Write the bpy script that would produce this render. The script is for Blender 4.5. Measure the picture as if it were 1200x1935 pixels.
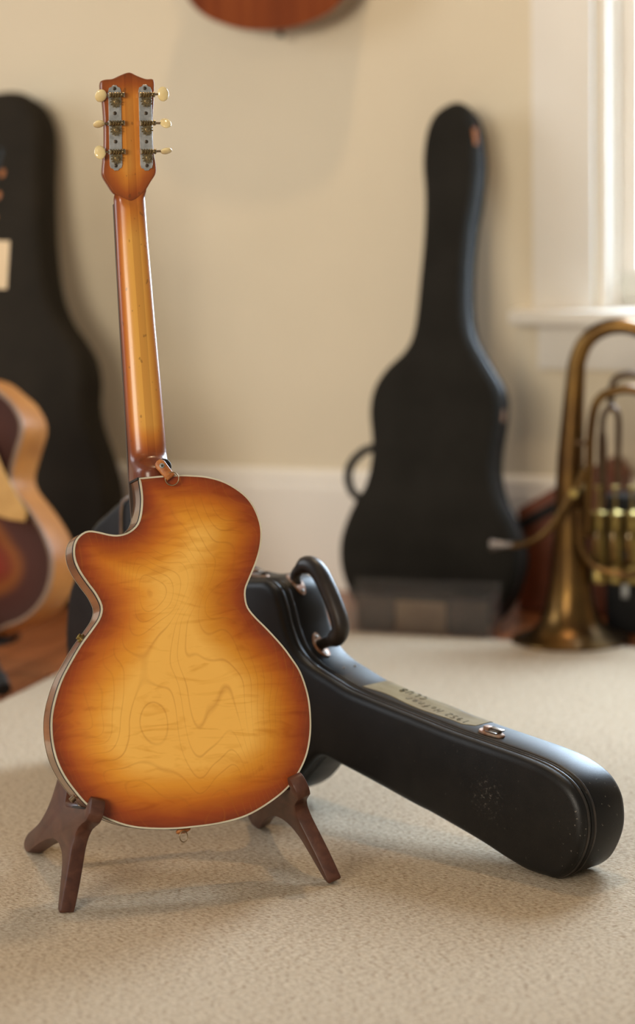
import bpy, bmesh, math, random
from math import sin, cos, pi, radians, sqrt
from mathutils import Vector, Matrix, geometry

random.seed(7)
SC = bpy.context.scene
COL = SC.collection
for o in list(bpy.data.objects):
    bpy.data.objects.remove(o)

# ------------------------------------------------------------------ camera
cam_d = bpy.data.cameras.new('camera')
cam = bpy.data.objects.new('camera', cam_d)
COL.objects.link(cam)
SC.camera = cam
cam_d.sensor_fit = 'VERTICAL'
cam_d.sensor_height = 36.0
cam_d.lens = 36.0 * 5000 / 1935
cam_d.clip_start = 0.05
PITCH, ROLL = radians(8.97), radians(1.1)
fw = Vector((0, cos(PITCH), -sin(PITCH)))
rt0 = Vector((1, 0, 0))
up0 = rt0.cross(fw)
rt = rt0 * cos(ROLL) - up0 * sin(ROLL)
up = rt0 * sin(ROLL) + up0 * cos(ROLL)
m3 = Matrix((rt, up, -fw)).transposed()
cam.matrix_world = Matrix.Translation((0, 0, 1.007)) @ m3.to_4x4()
cam_d.dof.use_dof = True
cam_d.dof.focus_distance = 3.40
cam_d.dof.aperture_fstop = 2.3

# ------------------------------------------------------------------ world, lights, exposure
SC.view_settings.view_transform = 'Standard'
SC.view_settings.look = 'None'
SC.view_settings.gamma = 1.0
SC.view_settings.use_curve_mapping = False
SC.view_settings.exposure = 0.0
SC.cycles.use_denoising = True
world = bpy.data.worlds.new('daylight')
SC.world = world
world.use_nodes = True
bg = world.node_tree.nodes['Background']
bg.inputs[0].default_value = (1.0, 0.93, 0.84, 1)
bg.inputs[1].default_value = 0.24

WALL_YAW = radians(-20)
WO = Vector((0.106, 5.37, 0))
E_ = Vector((cos(WALL_YAW), sin(WALL_YAW), 0))
M_ = Vector((sin(WALL_YAW), -cos(WALL_YAW), 0))     # out of the wall, into the room


def wp(a, d, z):
    return WO + E_ * a + M_ * d + Vector((0, 0, z))


def aim(o, target):
    o.rotation_euler = (Vector(target) - o.location).to_track_quat('-Z', 'Y').to_euler()


def area(name, loc, target, sx, sy, power, col):
    l = bpy.data.lights.new(name, 'AREA')
    l.shape = 'RECTANGLE'
    l.size, l.size_y, l.energy, l.color = sx, sy, power, col
    o = bpy.data.objects.new(name, l)
    COL.objects.link(o)
    o.location = loc
    aim(o, target)
    return o


def lamp(name, loc, power, col, r):
    l = bpy.data.lights.new(name, 'POINT')
    l.energy, l.color, l.shadow_soft_size = power, col, r
    o = bpy.data.objects.new(name, l)
    COL.objects.link(o)
    o.location = loc
    return o


# daylight behind the window in the photo, and through a window at the left
area('window_daylight', wp(0.95, -0.75, 1.95), wp(0.95, 1.0, 1.95), 3.4, 3.2, 1200, (0.68, 0.84, 1.0))
area('side_window_daylight', Vector((-2.9, 4.2, 1.5)), Vector((-0.2, 3.4, 0.3)), 1.2, 1.5, 32, (0.85, 0.92, 1.0))
area('rear_warm_fill', Vector((-2.7, -1.8, 1.8)), Vector((-0.3, 4.6, 0.6)), 2.4, 1.6, 250, (1.0, 0.90, 0.75))  # added warm fill behind the camera to brighten the wall, not a window
# warm ceiling downlights
lamp('ceiling_lamp_by_wall', wp(0.42, 0.88, 3.48), 92, (1.0, 0.72, 0.43), 0.06)
lamp('ceiling_lamp_middle', Vector((-0.5, 2.2, 2.62)), 14, (1.0, 0.74, 0.45), 0.06)
lamp('ceiling_lamp_side', Vector((1.3, 2.4, 2.62)), 3, (1.0, 0.74, 0.45), 0.06)


# ------------------------------------------------------------------ materials
def nd(nt, t, **kw):
    n = nt.nodes.new(t)
    for k, v in kw.items():
        if k.startswith('i_'):
            key = k[2:]
            key = int(key) if key.isdigit() else key.replace('_', ' ')
            n.inputs[key].default_value = v
        else:
            setattr(n, k, v)
    return n


def ramp(nt, stops, fac):
    r = nt.nodes.new('ShaderNodeValToRGB')
    el = r.color_ramp.elements
    while len(el) < len(stops):
        el.new(0.5)
    for e, (p, c) in zip(el, stops):
        e.position = p
        e.color = (*c, 1)
    nt.links.new(fac, r.inputs[0])
    return r.outputs[0]


def base_mat(name, rough=0.5, metal=0.0, coat=0.0, spec=0.5):
    m = bpy.data.materials.new(name)
    m.use_nodes = True
    nt = m.node_tree
    b = nt.nodes['Principled BSDF']
    b.inputs['Roughness'].default_value = rough
    b.inputs['Metallic'].default_value = metal
    b.inputs['Coat Weight'].default_value = coat
    b.inputs['Coat Roughness'].default_value = 0.08
    b.inputs['Specular IOR Level'].default_value = spec
    return m, nt, b


def objco(nt, scale=(1, 1, 1), rot=(0, 0, 0)):
    t = nt.nodes.new('ShaderNodeTexCoord')
    mp = nt.nodes.new('ShaderNodeMapping')
    mp.inputs['Scale'].default_value = scale
    mp.inputs['Rotation'].default_value = rot
    nt.links.new(t.outputs['Object'], mp.inputs['Vector'])
    return mp.outputs[0]


def noise(nt, vec, scale, detail=3, rough=0.5, dist=0.0):
    n = nd(nt, 'ShaderNodeTexNoise', i_Scale=scale, i_Detail=detail, i_Roughness=rough, i_Distortion=dist)
    nt.links.new(vec, n.inputs['Vector'])
    return n.outputs[0]


def math_n(nt, op, a, b=None, clamp=False):
    n = nt.nodes.new('ShaderNodeMath')
    n.operation = op
    n.use_clamp = clamp
    for i, v in enumerate((a, b)):
        if v is None:
            continue
        if isinstance(v, (int, float)):
            n.inputs[i].default_value = v
        else:
            nt.links.new(v, n.inputs[i])
    return n.outputs[0]


def mixc(nt, fac, a, b, mode='MIX'):
    n = nt.nodes.new('ShaderNodeMix')
    n.data_type = 'RGBA'
    n.blend_type = mode
    if isinstance(fac, (int, float)):
        n.inputs[0].default_value = fac
    else:
        nt.links.new(fac, n.inputs[0])
    for i, v in ((6, a), (7, b)):
        if isinstance(v, tuple):
            n.inputs[i].default_value = (*v, 1)
        else:
            nt.links.new(v, n.inputs[i])
    return n.outputs[2]


def bump(nt, b, height, strength, dist=0.001):
    n = nd(nt, 'ShaderNodeBump', i_Strength=strength, i_Distance=dist)
    nt.links.new(height, n.inputs['Height'])
    nt.links.new(n.outputs[0], b.inputs['Normal'])


def simple(name, c1, c2=None, scale=20, rough=0.5, metal=0.0, coat=0.0, spec=0.5, stretch=(1, 1, 1), bmp=0.0, bscale=None, lo=0.35, hi=0.65):
    m, nt, b = base_mat(name, rough, metal, coat, spec)
    v = objco(nt, stretch)
    f = noise(nt, v, scale, 4)
    col = ramp(nt, [(lo, c1), (hi, c2 or tuple(x * 0.85 for x in c1))], f)
    nt.links.new(col, b.inputs['Base Color'])
    if bmp:
        bump(nt, b, noise(nt, objco(nt), bscale or scale * 8, 3), bmp)
    return m


MAT = {}
MAT['wall'] = simple('beige_wall_paint', (0.70, 0.61, 0.455), (0.67, 0.585, 0.435), 3, 0.85, bmp=0.06, bscale=300)
MAT['trim'] = simple('off_white_trim_paint', (0.79, 0.745, 0.67), (0.76, 0.715, 0.64), 5, 0.45)
MAT['glass'] = None


def mat_carpet():
    m, nt, b = base_mat('beige_loop_carpet', 0.95, spec=0.1)
    rot = (0, 0, radians(-20))                                      # the loops run across the room, not along the wall
    f1 = noise(nt, objco(nt, (0.65, 2.5, 1), rot), 230, 2, 0.6)
    f2 = noise(nt, objco(nt, (0.6, 2.4, 1), rot), 230, 2, 0.55)
    f4 = noise(nt, objco(nt, (0.7, 1.6, 1), (0, 0, 0.6)), 120, 2, 0.5)
    f3 = noise(nt, objco(nt), 5, 3)
    c = ramp(nt, [(0.34, (0.33, 0.25, 0.165)), (0.46, (0.50, 0.41, 0.295)), (0.62, (0.66, 0.565, 0.445))], f1)
    flk = ramp(nt, [(0.565, (1, 1, 1)), (0.62, (0.42, 0.28, 0.18))], f2)
    c2 = mixc(nt, 1.0, c, flk, 'MULTIPLY')
    c2 = mixc(nt, 1.0, c2, ramp(nt, [(0.35, (0.86, 0.84, 0.82)), (0.6, (1.06, 1.05, 1.03))], f4), 'MULTIPLY')
    c3 = mixc(nt, 0.15, c2, ramp(nt, [(0.3, (0.49, 0.41, 0.30)), (0.7, (0.54, 0.455, 0.345))], f3))
    nt.links.new(c3, b.inputs['Base Color'])
    bump(nt, b, f1, 0.7, 0.003)
    return m


MAT['carpet'] = mat_carpet()


def mat_wood(name, stops, scale=18, stretch=(1, 1, 0.06), rough=0.3, coat=0.0, dist=1.0, spec=0.5):
    m, nt, b = base_mat(name, rough, coat=coat, spec=spec)
    oi = nt.nodes.new('ShaderNodeObjectInfo')
    v = objco(nt, stretch)
    ad = nt.nodes.new('ShaderNodeVectorMath')
    nt.links.new(v, ad.inputs[0])
    mul = nt.nodes.new('ShaderNodeVectorMath')
    mul.operation = 'SCALE'
    mul.inputs[0].default_value = (7, 3, 5)
    nt.links.new(oi.outputs['Random'], mul.inputs['Scale'])
    nt.links.new(mul.outputs[0], ad.inputs[1])
    f = noise(nt, ad.outputs[0], scale, 5, 0.6, dist)
    c = ramp(nt, stops, f)
    shade = math_n(nt, 'MULTIPLY_ADD', oi.outputs['Random'], 0.3)
    shade.node.inputs[2].default_value = 0.85
    n = nt.nodes.new('ShaderNodeVectorMath')
    n.operation = 'SCALE'
    nt.links.new(c, n.inputs[0])
    nt.links.new(shade, n.inputs['Scale'])
    nt.links.new(n.outputs[0], b.inputs['Base Color'])
    return m


MAT['plank'] = mat_wood('orange_floorboards', [(0.3, (0.20, 0.060, 0.018)), (0.6, (0.30, 0.100, 0.032))], 14, (1, 0.06, 1), 0.32)
MAT['walnut'] = mat_wood('walnut_brown_wood', [(0.3, (0.050, 0.019, 0.012)), (0.5, (0.072, 0.027, 0.016)), (0.75, (0.10, 0.040, 0.024))], 60, (0.25, 1, 1), 0.42, spec=0.35)
MAT['mahogany'] = mat_wood('red_mahogany', [(0.3, (0.10, 0.018, 0.004)), (0.5, (0.19, 0.04, 0.007)), (0.7, (0.25, 0.062, 0.012))], 26, (1, 1, 0.03), 0.6, spec=0.12)
MAT['mahogany_side'] = simple('dull_mahogany_side', (0.20, 0.14, 0.09), (0.24, 0.17, 0.11), 12, 0.55)
MAT['brownbox'] = mat_wood('red_brown_leather', [(0.3, (0.13, 0.032, 0.011)), (0.7, (0.20, 0.050, 0.017))], 8, (1, 1, 1), 0.5)


def mat_vinyl():
    """black vinyl with small pale nicks at the neck end and one rubbed patch on the lid"""
    m, nt, b = base_mat('black_vinyl', 0.42, spec=0.32)
    v = objco(nt)
    col = ramp(nt, [(0.35, (0.0050, 0.0046, 0.0042)), (0.65, (0.0080, 0.0070, 0.0062))], noise(nt, v, 30, 4))
    tc = nt.nodes.new('ShaderNodeTexCoord')
    sx = nt.nodes.new('ShaderNodeSeparateXYZ')
    nt.links.new(tc.outputs['Object'], sx.inputs[0])
    nick = ramp(nt, [(0.70, (0, 0, 0)), (0.73, (1, 1, 1))], noise(nt, objco(nt, (1, 1, 1), (0.3, 0.2, 0.5)), 190, 2))
    end = ramp(nt, [(0.50, (0.0,) * 3), (0.60, (0.75,) * 3)], math_n(nt, 'MULTIPLY_ADD', sx.outputs[0], 2.0))
    end.node.inputs[0].links[0].from_node.inputs[2].default_value = 0.5
    ds = nt.nodes.new('ShaderNodeVectorMath')
    ds.operation = 'DISTANCE'
    nt.links.new(tc.outputs['Object'], ds.inputs[0])
    ds.inputs[1].default_value = (-0.115, 0.0, 0.090)
    near_ = ramp(nt, [(0.008, (1, 1, 1)), (0.036, (0, 0, 0))], ds.outputs['Value'])
    rub = ramp(nt, [(0.56, (0, 0, 0)), (0.70, (1, 1, 1))], noise(nt, objco(nt, (1, 1, 1.4), (0, 0.5, 0)), 160, 3, 0.7))
    f = math_n(nt, 'ADD', math_n(nt, 'MULTIPLY', nick, math_n(nt, 'ADD', end, 0.10)), math_n(nt, 'MULTIPLY', math_n(nt, 'MULTIPLY', near_, rub), 0.6), True)
    nt.links.new(mixc(nt, f, col, (0.16, 0.14, 0.12)), b.inputs['Base Color'])
    bump(nt, b, noise(nt, v, 900, 3), 0.25)
    return m


MAT['vinyl'] = mat_vinyl()
MAT['piping'] = simple('black_piping', (0.018, 0.015, 0.013), (0.035, 0.026, 0.02), 40, 0.4)
MAT['darkcase'] = simple('dull_black_case', (0.016, 0.0145, 0.012), (0.021, 0.019, 0.016), 10, 0.8, spec=0.07, bmp=0.2, bscale=500)
MAT['browncase'] = simple('brown_black_case', (0.019, 0.0155, 0.011), (0.025, 0.020, 0.014), 10, 0.75, spec=0.12, bmp=0.2, bscale=500)
MAT['black'] = simple('black_rubber', (0.009, 0.009, 0.009), (0.014, 0.014, 0.014), 30, 0.5, spec=0.25)
MAT['cream'] = simple('cream_binding', (0.62, 0.57, 0.44), (0.50, 0.44, 0.32), 30, 0.35)
MAT['button'] = simple('ivory_plastic', (0.80, 0.66, 0.36), (0.74, 0.58, 0.28), 60, 0.18, coat=0.5)
MAT['steel'] = simple('worn_nickel', (0.62, 0.63, 0.62), (0.42, 0.43, 0.42), 150, 0.45, 0.85)
MAT['brass_old'] = simple('tarnished_brass_gear', (0.42, 0.33, 0.18), (0.20, 0.15, 0.08), 300, 0.35, 1.0)
MAT['screw'] = simple('dark_steel', (0.16, 0.13, 0.10), (0.08, 0.065, 0.05), 300, 0.45, 1.0)
MAT['shaft'] = simple('bronze_shaft', (0.34, 0.25, 0.15), (0.25, 0.18, 0.11), 200, 0.4, 1.0)
MAT['brass'] = simple('aged_brass', (0.19, 0.105, 0.032), (0.10, 0.054, 0.022), 14, 0.30, 1.0)
MAT['brass_dark'] = simple('dark_tarnished_brass', (0.11, 0.07, 0.04), (0.07, 0.042, 0.026), 14, 0.38, 1.0)
MAT['brass_pale'] = simple('pale_gold_brass', (0.42, 0.31, 0.10), (0.20, 0.14, 0.05), 60, 0.4, 1.0)
MAT['silver'] = simple('silver_plate', (0.55, 0.53, 0.51), (0.36, 0.34, 0.32), 30, 0.25, 1.0)
MAT['dull_silver'] = simple('dull_silver', (0.30, 0.27, 0.25), (0.18, 0.16, 0.15), 30, 0.35, 1.0)
MAT['leather'] = simple('tan_leather', (0.46, 0.17, 0.045), (0.30, 0.09, 0.02), 160, 0.45, bmp=0.3, bscale=600)
MAT['copper'] = simple('rusty_copper_plate', (0.26, 0.115, 0.06), (0.40, 0.30, 0.23), 120, 0.45, 0.7)
MAT['tape'] = simple('yellowed_tape', (0.24, 0.18, 0.075), (0.17, 0.11, 0.032), 40, 0.6, spec=0.12, stretch=(0.5, 1, 1))
MAT['ink'] = simple('dark_pen_ink', (0.03, 0.028, 0.02), (0.05, 0.045, 0.03), 50, 0.6)
MAT['paper'] = simple('cream_paper_tag', (0.72, 0.55, 0.34), (0.68, 0.51, 0.31), 20, 0.7)
MAT['card'] = simple('tan_card', (0.25, 0.17, 0.10), (0.20, 0.13, 0.08), 20, 0.7)
MAT['greycard'] = simple('grey_brown_card', (0.075, 0.052, 0.040), (0.055, 0.038, 0.03), 20, 0.7)
MAT['maple_side'] = simple('honey_maple_rim', (0.44, 0.175, 0.040), (0.34, 0.125, 0.028), 9, 0.45, spec=0.25, stretch=(1, 1, 2))
MAT['ebony'] = simple('dark_fingerboard', (0.030, 0.018, 0.012), (0.05, 0.03, 0.02), 80, 0.4, stretch=(1, 1, 0.1))


def mat_clear(name, tint, gloss_rough, ior, veil=0.0):
    m = bpy.data.materials.new(name)
    m.use_nodes = True
    nt = m.node_tree
    nt.nodes.remove(nt.nodes['Principled BSDF'])
    out = nt.nodes['Material Output']
    f = noise(nt, objco(nt), 5, 2)
    tr = nt.nodes.new('ShaderNodeBsdfTransparent')
    nt.links.new(ramp(nt, [(0.3, tint), (0.7, tuple(x * 0.96 for x in tint))], f), tr.inputs[0])
    gl = nd(nt, 'ShaderNodeBsdfGlossy', i_Roughness=gloss_rough)
    df = nd(nt, 'ShaderNodeBsdfDiffuse', i_Color=(0.75, 0.72, 0.70, 1))
    lw = nd(nt, 'ShaderNodeLayerWeight', i_Blend=0.5)
    fr = math_n(nt, 'ADD', math_n(nt, 'MULTIPLY', math_n(nt, 'POWER', lw.outputs['Facing'], 4.0), ior - 1.0), 0.04)
    m1 = nt.nodes.new('ShaderNodeMixShader')
    nt.links.new(fr, m1.inputs[0])
    nt.links.new(tr.outputs[0], m1.inputs[1])
    nt.links.new(gl.outputs[0], m1.inputs[2])
    m2 = nt.nodes.new('ShaderNodeMixShader')
    m2.inputs[0].default_value = veil
    nt.links.new(m1.outputs[0], m2.inputs[1])
    nt.links.new(df.outputs[0], m2.inputs[2])
    nt.links.new(m2.outputs[0], out.inputs[0])
    return m


MAT['acrylic'] = mat_clear('clear_acrylic', (0.95, 0.93, 0.91), 0.12, 1.49, 0.018)
MAT['glass'] = mat_clear('window_glass', (0.97, 0.985, 1.0), 0.02, 1.45)


def mat_burst():
    m, nt, b = base_mat('sunburst_maple', 0.34, coat=0.12, spec=0.35)
    at = nd(nt, 'ShaderNodeAttribute', attribute_name='burst')
    v = objco(nt)
    sx = nt.nodes.new('ShaderNodeSeparateXYZ')
    tc = nt.nodes.new('ShaderNodeTexCoord')
    nt.links.new(tc.outputs['Object'], sx.inputs[0])
    X, Z = sx.outputs[0], sx.outputs[2]
    n1 = noise(nt, v, 7, 3)
    n2 = noise(nt, objco(nt, (0.28, 1, 1.5)), 26, 3, 0.6, 1.6)     # horizontal flame
    w = math_n(nt, 'ADD', at.outputs['Fac'], math_n(nt, 'MULTIPLY', math_n(nt, 'SUBTRACT', n1, 0.5), 0.26))
    w = math_n(nt, 'ADD', w, math_n(nt, 'MULTIPLY', math_n(nt, 'SUBTRACT', n2, 0.5), 0.20))
    col = ramp(nt, [(0.0, (0.19, 0.034, 0.009)), (0.13, (0.30, 0.056, 0.008)), (0.36, (0.50, 0.140, 0.009)), (0.62, (0.68, 0.280, 0.026)), (0.92, (0.84, 0.455, 0.090))], w)
    # contour grain of flat-sawn maple: widening arches down the middle, close lines at the flanks
    xo = math_n(nt, 'SUBTRACT', X, 0.0)
    g = math_n(nt, 'MULTIPLY', math_n(nt, 'MULTIPLY', xo, xo), 420.0)
    g = math_n(nt, 'ADD', g, math_n(nt, 'MULTIPLY', noise(nt, objco(nt, (1.1, 1, 0.8)), 6.0, 1.6, 0.42, 0.35), 24.0))
    g = math_n(nt, 'ADD', g, math_n(nt, 'MULTIPLY', Z, 9.0))
    fr = math_n(nt, 'FRACT', g)
    ln = math_n(nt, 'SUBTRACT', 1.0, math_n(nt, 'MULTIPLY', math_n(nt, 'ABSOLUTE', math_n(nt, 'SUBTRACT', fr, 0.5)), 11.0), True)
    msk = ramp(nt, [(0.35, (0.12,) * 3), (0.65, (0.40,) * 3)], noise(nt, v, 14, 2))
    col = mixc(nt, math_n(nt, 'MULTIPLY', ln, msk), col, (0.36, 0.115, 0.010))
    fl = ramp(nt, [(0.52, (1, 1, 1)), (0.70, (0.83, 0.74, 0.55))], noise(nt, objco(nt, (0.35, 1, 1.4)), 34, 2, 0.5, 2.2))
    col = mixc(nt, 0.75, col, fl, 'MULTIPLY')
    nt.links.new(col, b.inputs['Base Color'])
    bump(nt, b, noise(nt, objco(nt, (40, 1, 1)), 30, 2), 0.05)
    return m


def mat_neck(stripe_x, sw):
    m, nt, b = base_mat('sunburst_neck', 0.30, coat=0.12, spec=0.40)
    at = nd(nt, 'ShaderNodeAttribute', attribute_name='burst')
    sx = nt.nodes.new('ShaderNodeSeparateXYZ')
    t = nt.nodes.new('ShaderNodeTexCoord')
    nt.links.new(t.outputs['Object'], sx.inputs[0])
    gr = noise(nt, objco(nt, (1, 1, 0.05)), 220, 3)
    w = math_n(nt, 'ADD', at.outputs['Fac'], math_n(nt, 'MULTIPLY', math_n(nt, 'SUBTRACT', gr, 0.5), 0.14))
    col = ramp(nt, [(0.0, (0.13, 0.030, 0.010)), (0.30, (0.34, 0.085, 0.014)), (0.60, (0.56, 0.20, 0.026)), (0.95, (0.70, 0.36, 0.07))], w)
    st = math_n(nt, 'LESS_THAN', math_n(nt, 'ABSOLUTE', math_n(nt, 'SUBTRACT', sx.outputs[0], stripe_x)), sw)
    col = mixc(nt, math_n(nt, 'MULTIPLY', st, 0.45), col, (0.55, 0.42, 0.36), 'MULTIPLY')
    nk = ramp(nt, [(0.69, (0, 0, 0)), (0.72, (1, 1, 1))], noise(nt, objco(nt, (1, 1, 0.7)), 130, 1))
    col = mixc(nt, math_n(nt, 'MULTIPLY', nk, 0.45), col, (0.10, 0.04, 0.01))
    nt.links.new(col, b.inputs['Base Color'])
    return m


MAT['burst'] = mat_burst()
MAT['neck'] = mat_neck(0.0160, 0.0052)
MAT['head'] = mat_neck(0.0162, 0.0056)


def mat_side():
    m, nt, b = base_mat('brown_maple_rim', 0.25, coat=0.6)
    f = noise(nt, objco(nt, (1, 0.2, 1)), 22, 3, 0.5, 0.4)
    col = ramp(nt, [(0.3, (0.060, 0.020, 0.008)), (0.5, (0.17, 0.062, 0.018)), (0.7, (0.30, 0.120, 0.034))], f)
    nt.links.new(col, b.inputs['Base Color'])
    return m


MAT['rim'] = mat_side()


def mat_arch_top():
    m, nt, b = base_mat('dark_red_sunburst', 0.6, spec=0.12)
    at = nd(nt, 'ShaderNodeAttribute', attribute_name='burst')
    n1 = noise(nt, objco(nt), 9, 3)
    w = math_n(nt, 'ADD', at.outputs['Fac'], math_n(nt, 'MULTIPLY', math_n(nt, 'SUBTRACT', n1, 0.5), 0.15))
    col = ramp(nt, [(0.0, (0.050, 0.020, 0.014)), (0.30, (0.065, 0.022, 0.016)), (0.42, (0.20, 0.062, 0.015)), (0.52, (0.16, 0.030, 0.012)), (0.72, (0.22, 0.020, 0.012)), (1.0, (0.30, 0.040, 0.014))], w)
    nt.links.new(col, b.inputs['Base Color'])
    return m


MAT['archtop'] = mat_arch_top()

# ------------------------------------------------------------------ mesh helpers


def link(name, mesh, mat, parent=None, loc=(0, 0, 0), rot=(0, 0, 0)):
    o = bpy.data.objects.new(name, mesh)
    COL.objects.link(o)
    if mat is not None and not mesh.materials:
        mesh.materials.append(MAT[mat] if isinstance(mat, str) else mat)
    o.location = loc
    o.rotation_euler = rot
    if parent:
        o.parent = parent
    return o


def thing(name, label, cat, loc=(0, 0, 0), rot=(0, 0, 0), group=None):
    o = bpy.data.objects.new(name, None)
    o.empty_display_size = 0.05
    COL.objects.link(o)
    o.location, o.rotation_euler = loc, rot
    o['label'], o['category'] = label, cat
    if group:
        o['group'] = group
    return o


def tag(o, label, cat, group=None):
    o['label'], o['category'] = label, cat
    if group:
        o['group'] = group
    return o


def struct(o, label=None):
    o['kind'] = 'structure'
    if label:
        o['label'] = label
    return o


def smooth(me, angle=None):
    for p in me.polygons:
        p.use_smooth = True
    if angle is not None:
        try:
            me.set_sharp_from_angle(angle=radians(angle))
        except Exception:
            pass
    return me


def mesh(verts, faces, sm=None):
    me = bpy.data.meshes.new('m')
    me.from_pydata([tuple(v) for v in verts], [], faces)
    bm = bmesh.new()
    bm.from_mesh(me)
    bmesh.ops.remove_doubles(bm, verts=bm.verts, dist=1e-6)
    bmesh.ops.recalc_face_normals(bm, faces=bm.faces)
    bm.to_mesh(me)
    bm.free()
    if sm is not None:
        smooth(me, sm)
    return me


class MB:
    def __init__(s):
        s.v, s.f = [], []

    def add(s, vs, fs):
        k = len(s.v)
        s.v += [Vector(v) for v in vs]
        s.f += [[i + k for i in f] for f in fs]
        return s

    def box(s, lo, hi):
        x0, y0, z0 = lo
        x1, y1, z1 = hi
        return s.add([(x0, y0, z0), (x1, y0, z0), (x1, y1, z0), (x0, y1, z0), (x0, y0, z1), (x1, y0, z1), (x1, y1, z1), (x0, y1, z1)],
                     [(0, 3, 2, 1), (4, 5, 6, 7), (0, 1, 5, 4), (1, 2, 6, 5), (2, 3, 7, 6), (3, 0, 4, 7)])

    def rings(s, rings, cap=True, closed=True, capn=False):
        n = len(rings[0])
        k = len(s.v)
        for r in rings:
            s.v += [Vector(p) for p in r]
        for i in range(len(rings) - 1):
            for j in range(n if closed else n - 1):
                j2 = (j + 1) % n
                s.f.append([k + i * n + j, k + i * n + j2, k + (i + 1) * n + j2, k + (i + 1) * n + j])
        if cap:
            s.f.append([k + j for j in range(n)][::-1])
            s.f.append([k + (len(rings) - 1) * n + j for j in range(n)])
        return s

    def tube(s, pts, r, n=10, cap=True, closed=False, flat=1.0):
        pts = [Vector(p) for p in pts]
        N = len(pts)
        rs = r if isinstance(r, (list, tuple)) else [r] * N
        tang = []
        for i in range(N):
            if closed:
                t = pts[(i + 1) % N] - pts[i - 1]
            else:
                t = pts[min(i + 1, N - 1)] - pts[max(i - 1, 0)]
            tang.append(t.normalized())
        ref = Vector((0, 1, 0)) if abs(tang[0].y) < 0.9 else Vector((1, 0, 0))
        u = tang[0].cross(ref).normalized()
        rr = []
        for i in range(N):
            u = (u - tang[i] * u.dot(tang[i])).normalized()
            v = tang[i].cross(u)
            rr.append([pts[i] + u * cos(2 * pi * k / n) * rs[i] + v * sin(2 * pi * k / n) * rs[i] * flat for k in range(n)])
        if closed:
            rr.append(rr[0])
            cap = False
        return s.rings(rr, cap)

    def lathe(s, prof, n=24, axis='z', org=(0, 0, 0)):
        o = Vector(org)
        rr = []
        for r, h in prof:
            ring = []
            for k in range(n):
                a = 2 * pi * k / n
                p = (r * cos(a), r * sin(a), h)
                if axis == 'x':
                    p = (h, r * cos(a), r * sin(a))
                elif axis == 'y':
                    p = (r * cos(a), h, r * sin(a))
                ring.append(o + Vector(p))
            rr.append(ring)
        return s.rings(rr)

    def build(s, name, mat, parent=None, loc=(0, 0, 0), rot=(0, 0, 0), sm=35):
        return link(name, mesh(s.v, s.f, sm), mat, parent, loc, rot)


def bevel_box(lo, hi, b):
    bm = bmesh.new()
    bmesh.ops.create_cube(bm, size=1)
    for v in bm.verts:
        v.co = Vector([lo[i] + (v.co[i] + 0.5) * (hi[i] - lo[i]) for i in range(3)])
    bmesh.ops.bevel(bm, geom=list(bm.edges), offset=b, segments=2, affect='EDGES', profile=0.6)
    me = bpy.data.meshes.new('m')
    bm.to_mesh(me)
    bm.free()
    return smooth(me, 40)


def spline(pts, n, closed=True):
    """uniform resample of a centripetal Catmull-Rom curve (2-D or 3-D points)"""
    P = [Vector(p) for p in pts]
    N = len(P)
    out = []
    segs = N if closed else N - 1
    for i in range(segs):
        p1, p2 = P[i], P[(i + 1) % N]
        p0 = P[i - 1] if (closed or i > 0) else p1 * 2 - p2
        p3 = P[(i + 2) % N] if (closed or i + 2 < N) else p2 * 2 - p1
        for k in range(12):
            t = k / 12
            out.append(0.5 * ((2 * p1) + (p2 - p0) * t + (2 * p0 - 5 * p1 + 4 * p2 - p3) * t * t + (3 * p1 - p0 - 3 * p2 + p3) * t ** 3))
    if not closed:
        out.append(P[-1])
    L = [0]
    M = len(out)
    rng = M if closed else M - 1
    for i in range(rng):
        L.append(L[-1] + (out[(i + 1) % M] - out[i]).length)
    tot = L[-1]
    res = []
    j = 0
    cnt = n if closed else n - 1
    for k in range(n):
        d = tot * k / cnt
        while j < rng - 1 and L[j + 1] < d:
            j += 1
        t = (d - L[j]) / max(L[j + 1] - L[j], 1e-9)
        res.append(out[j].lerp(out[(j + 1) % M], min(max(t, 0), 1)))
    return res


def ccw(o):
    A = sum(o[i - 1][0] * o[i][1] - o[i][0] * o[i - 1][1] for i in range(len(o)))
    return o if A > 0 else o[::-1]


def inset(o, d):
    """inset a counter-clockwise 2-D outline by d"""
    n = len(o)
    r = []
    for i in range(n):
        t = (o[(i + 1) % n] - o[i - 1])
        nn = Vector((-t[1], t[0]))
        nn.normalize()
        r.append(Vector((o[i][0], o[i][1])) + nn * d)
    return r


def ring(o, y):
    return [Vector((p[0], y, p[1])) for p in o]


def seg_dist(p, o):
    best = 9
    n = len(o)
    px, py = p
    for i in range(n):
        ax, ay = o[i]
        bx, by = o[(i + 1) % n]
        dx, dy = bx - ax, by - ay
        t = ((px - ax) * dx + (py - ay) * dy) / max(dx * dx + dy * dy, 1e-12)
        t = min(max(t, 0), 1)
        q = (px - ax - t * dx) ** 2 + (py - ay - t * dy) ** 2
        if q < best:
            best = q
    return sqrt(best)


def inside(p, o):
    c = False
    n = len(o)
    j = n - 1
    for i in range(n):
        if (o[i][1] > p[1]) != (o[j][1] > p[1]) and p[0] < (o[j][0] - o[i][0]) * (p[1] - o[i][1]) / (o[j][1] - o[i][1]) + o[i][0]:
            c = not c
        j = i
    return c


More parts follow.
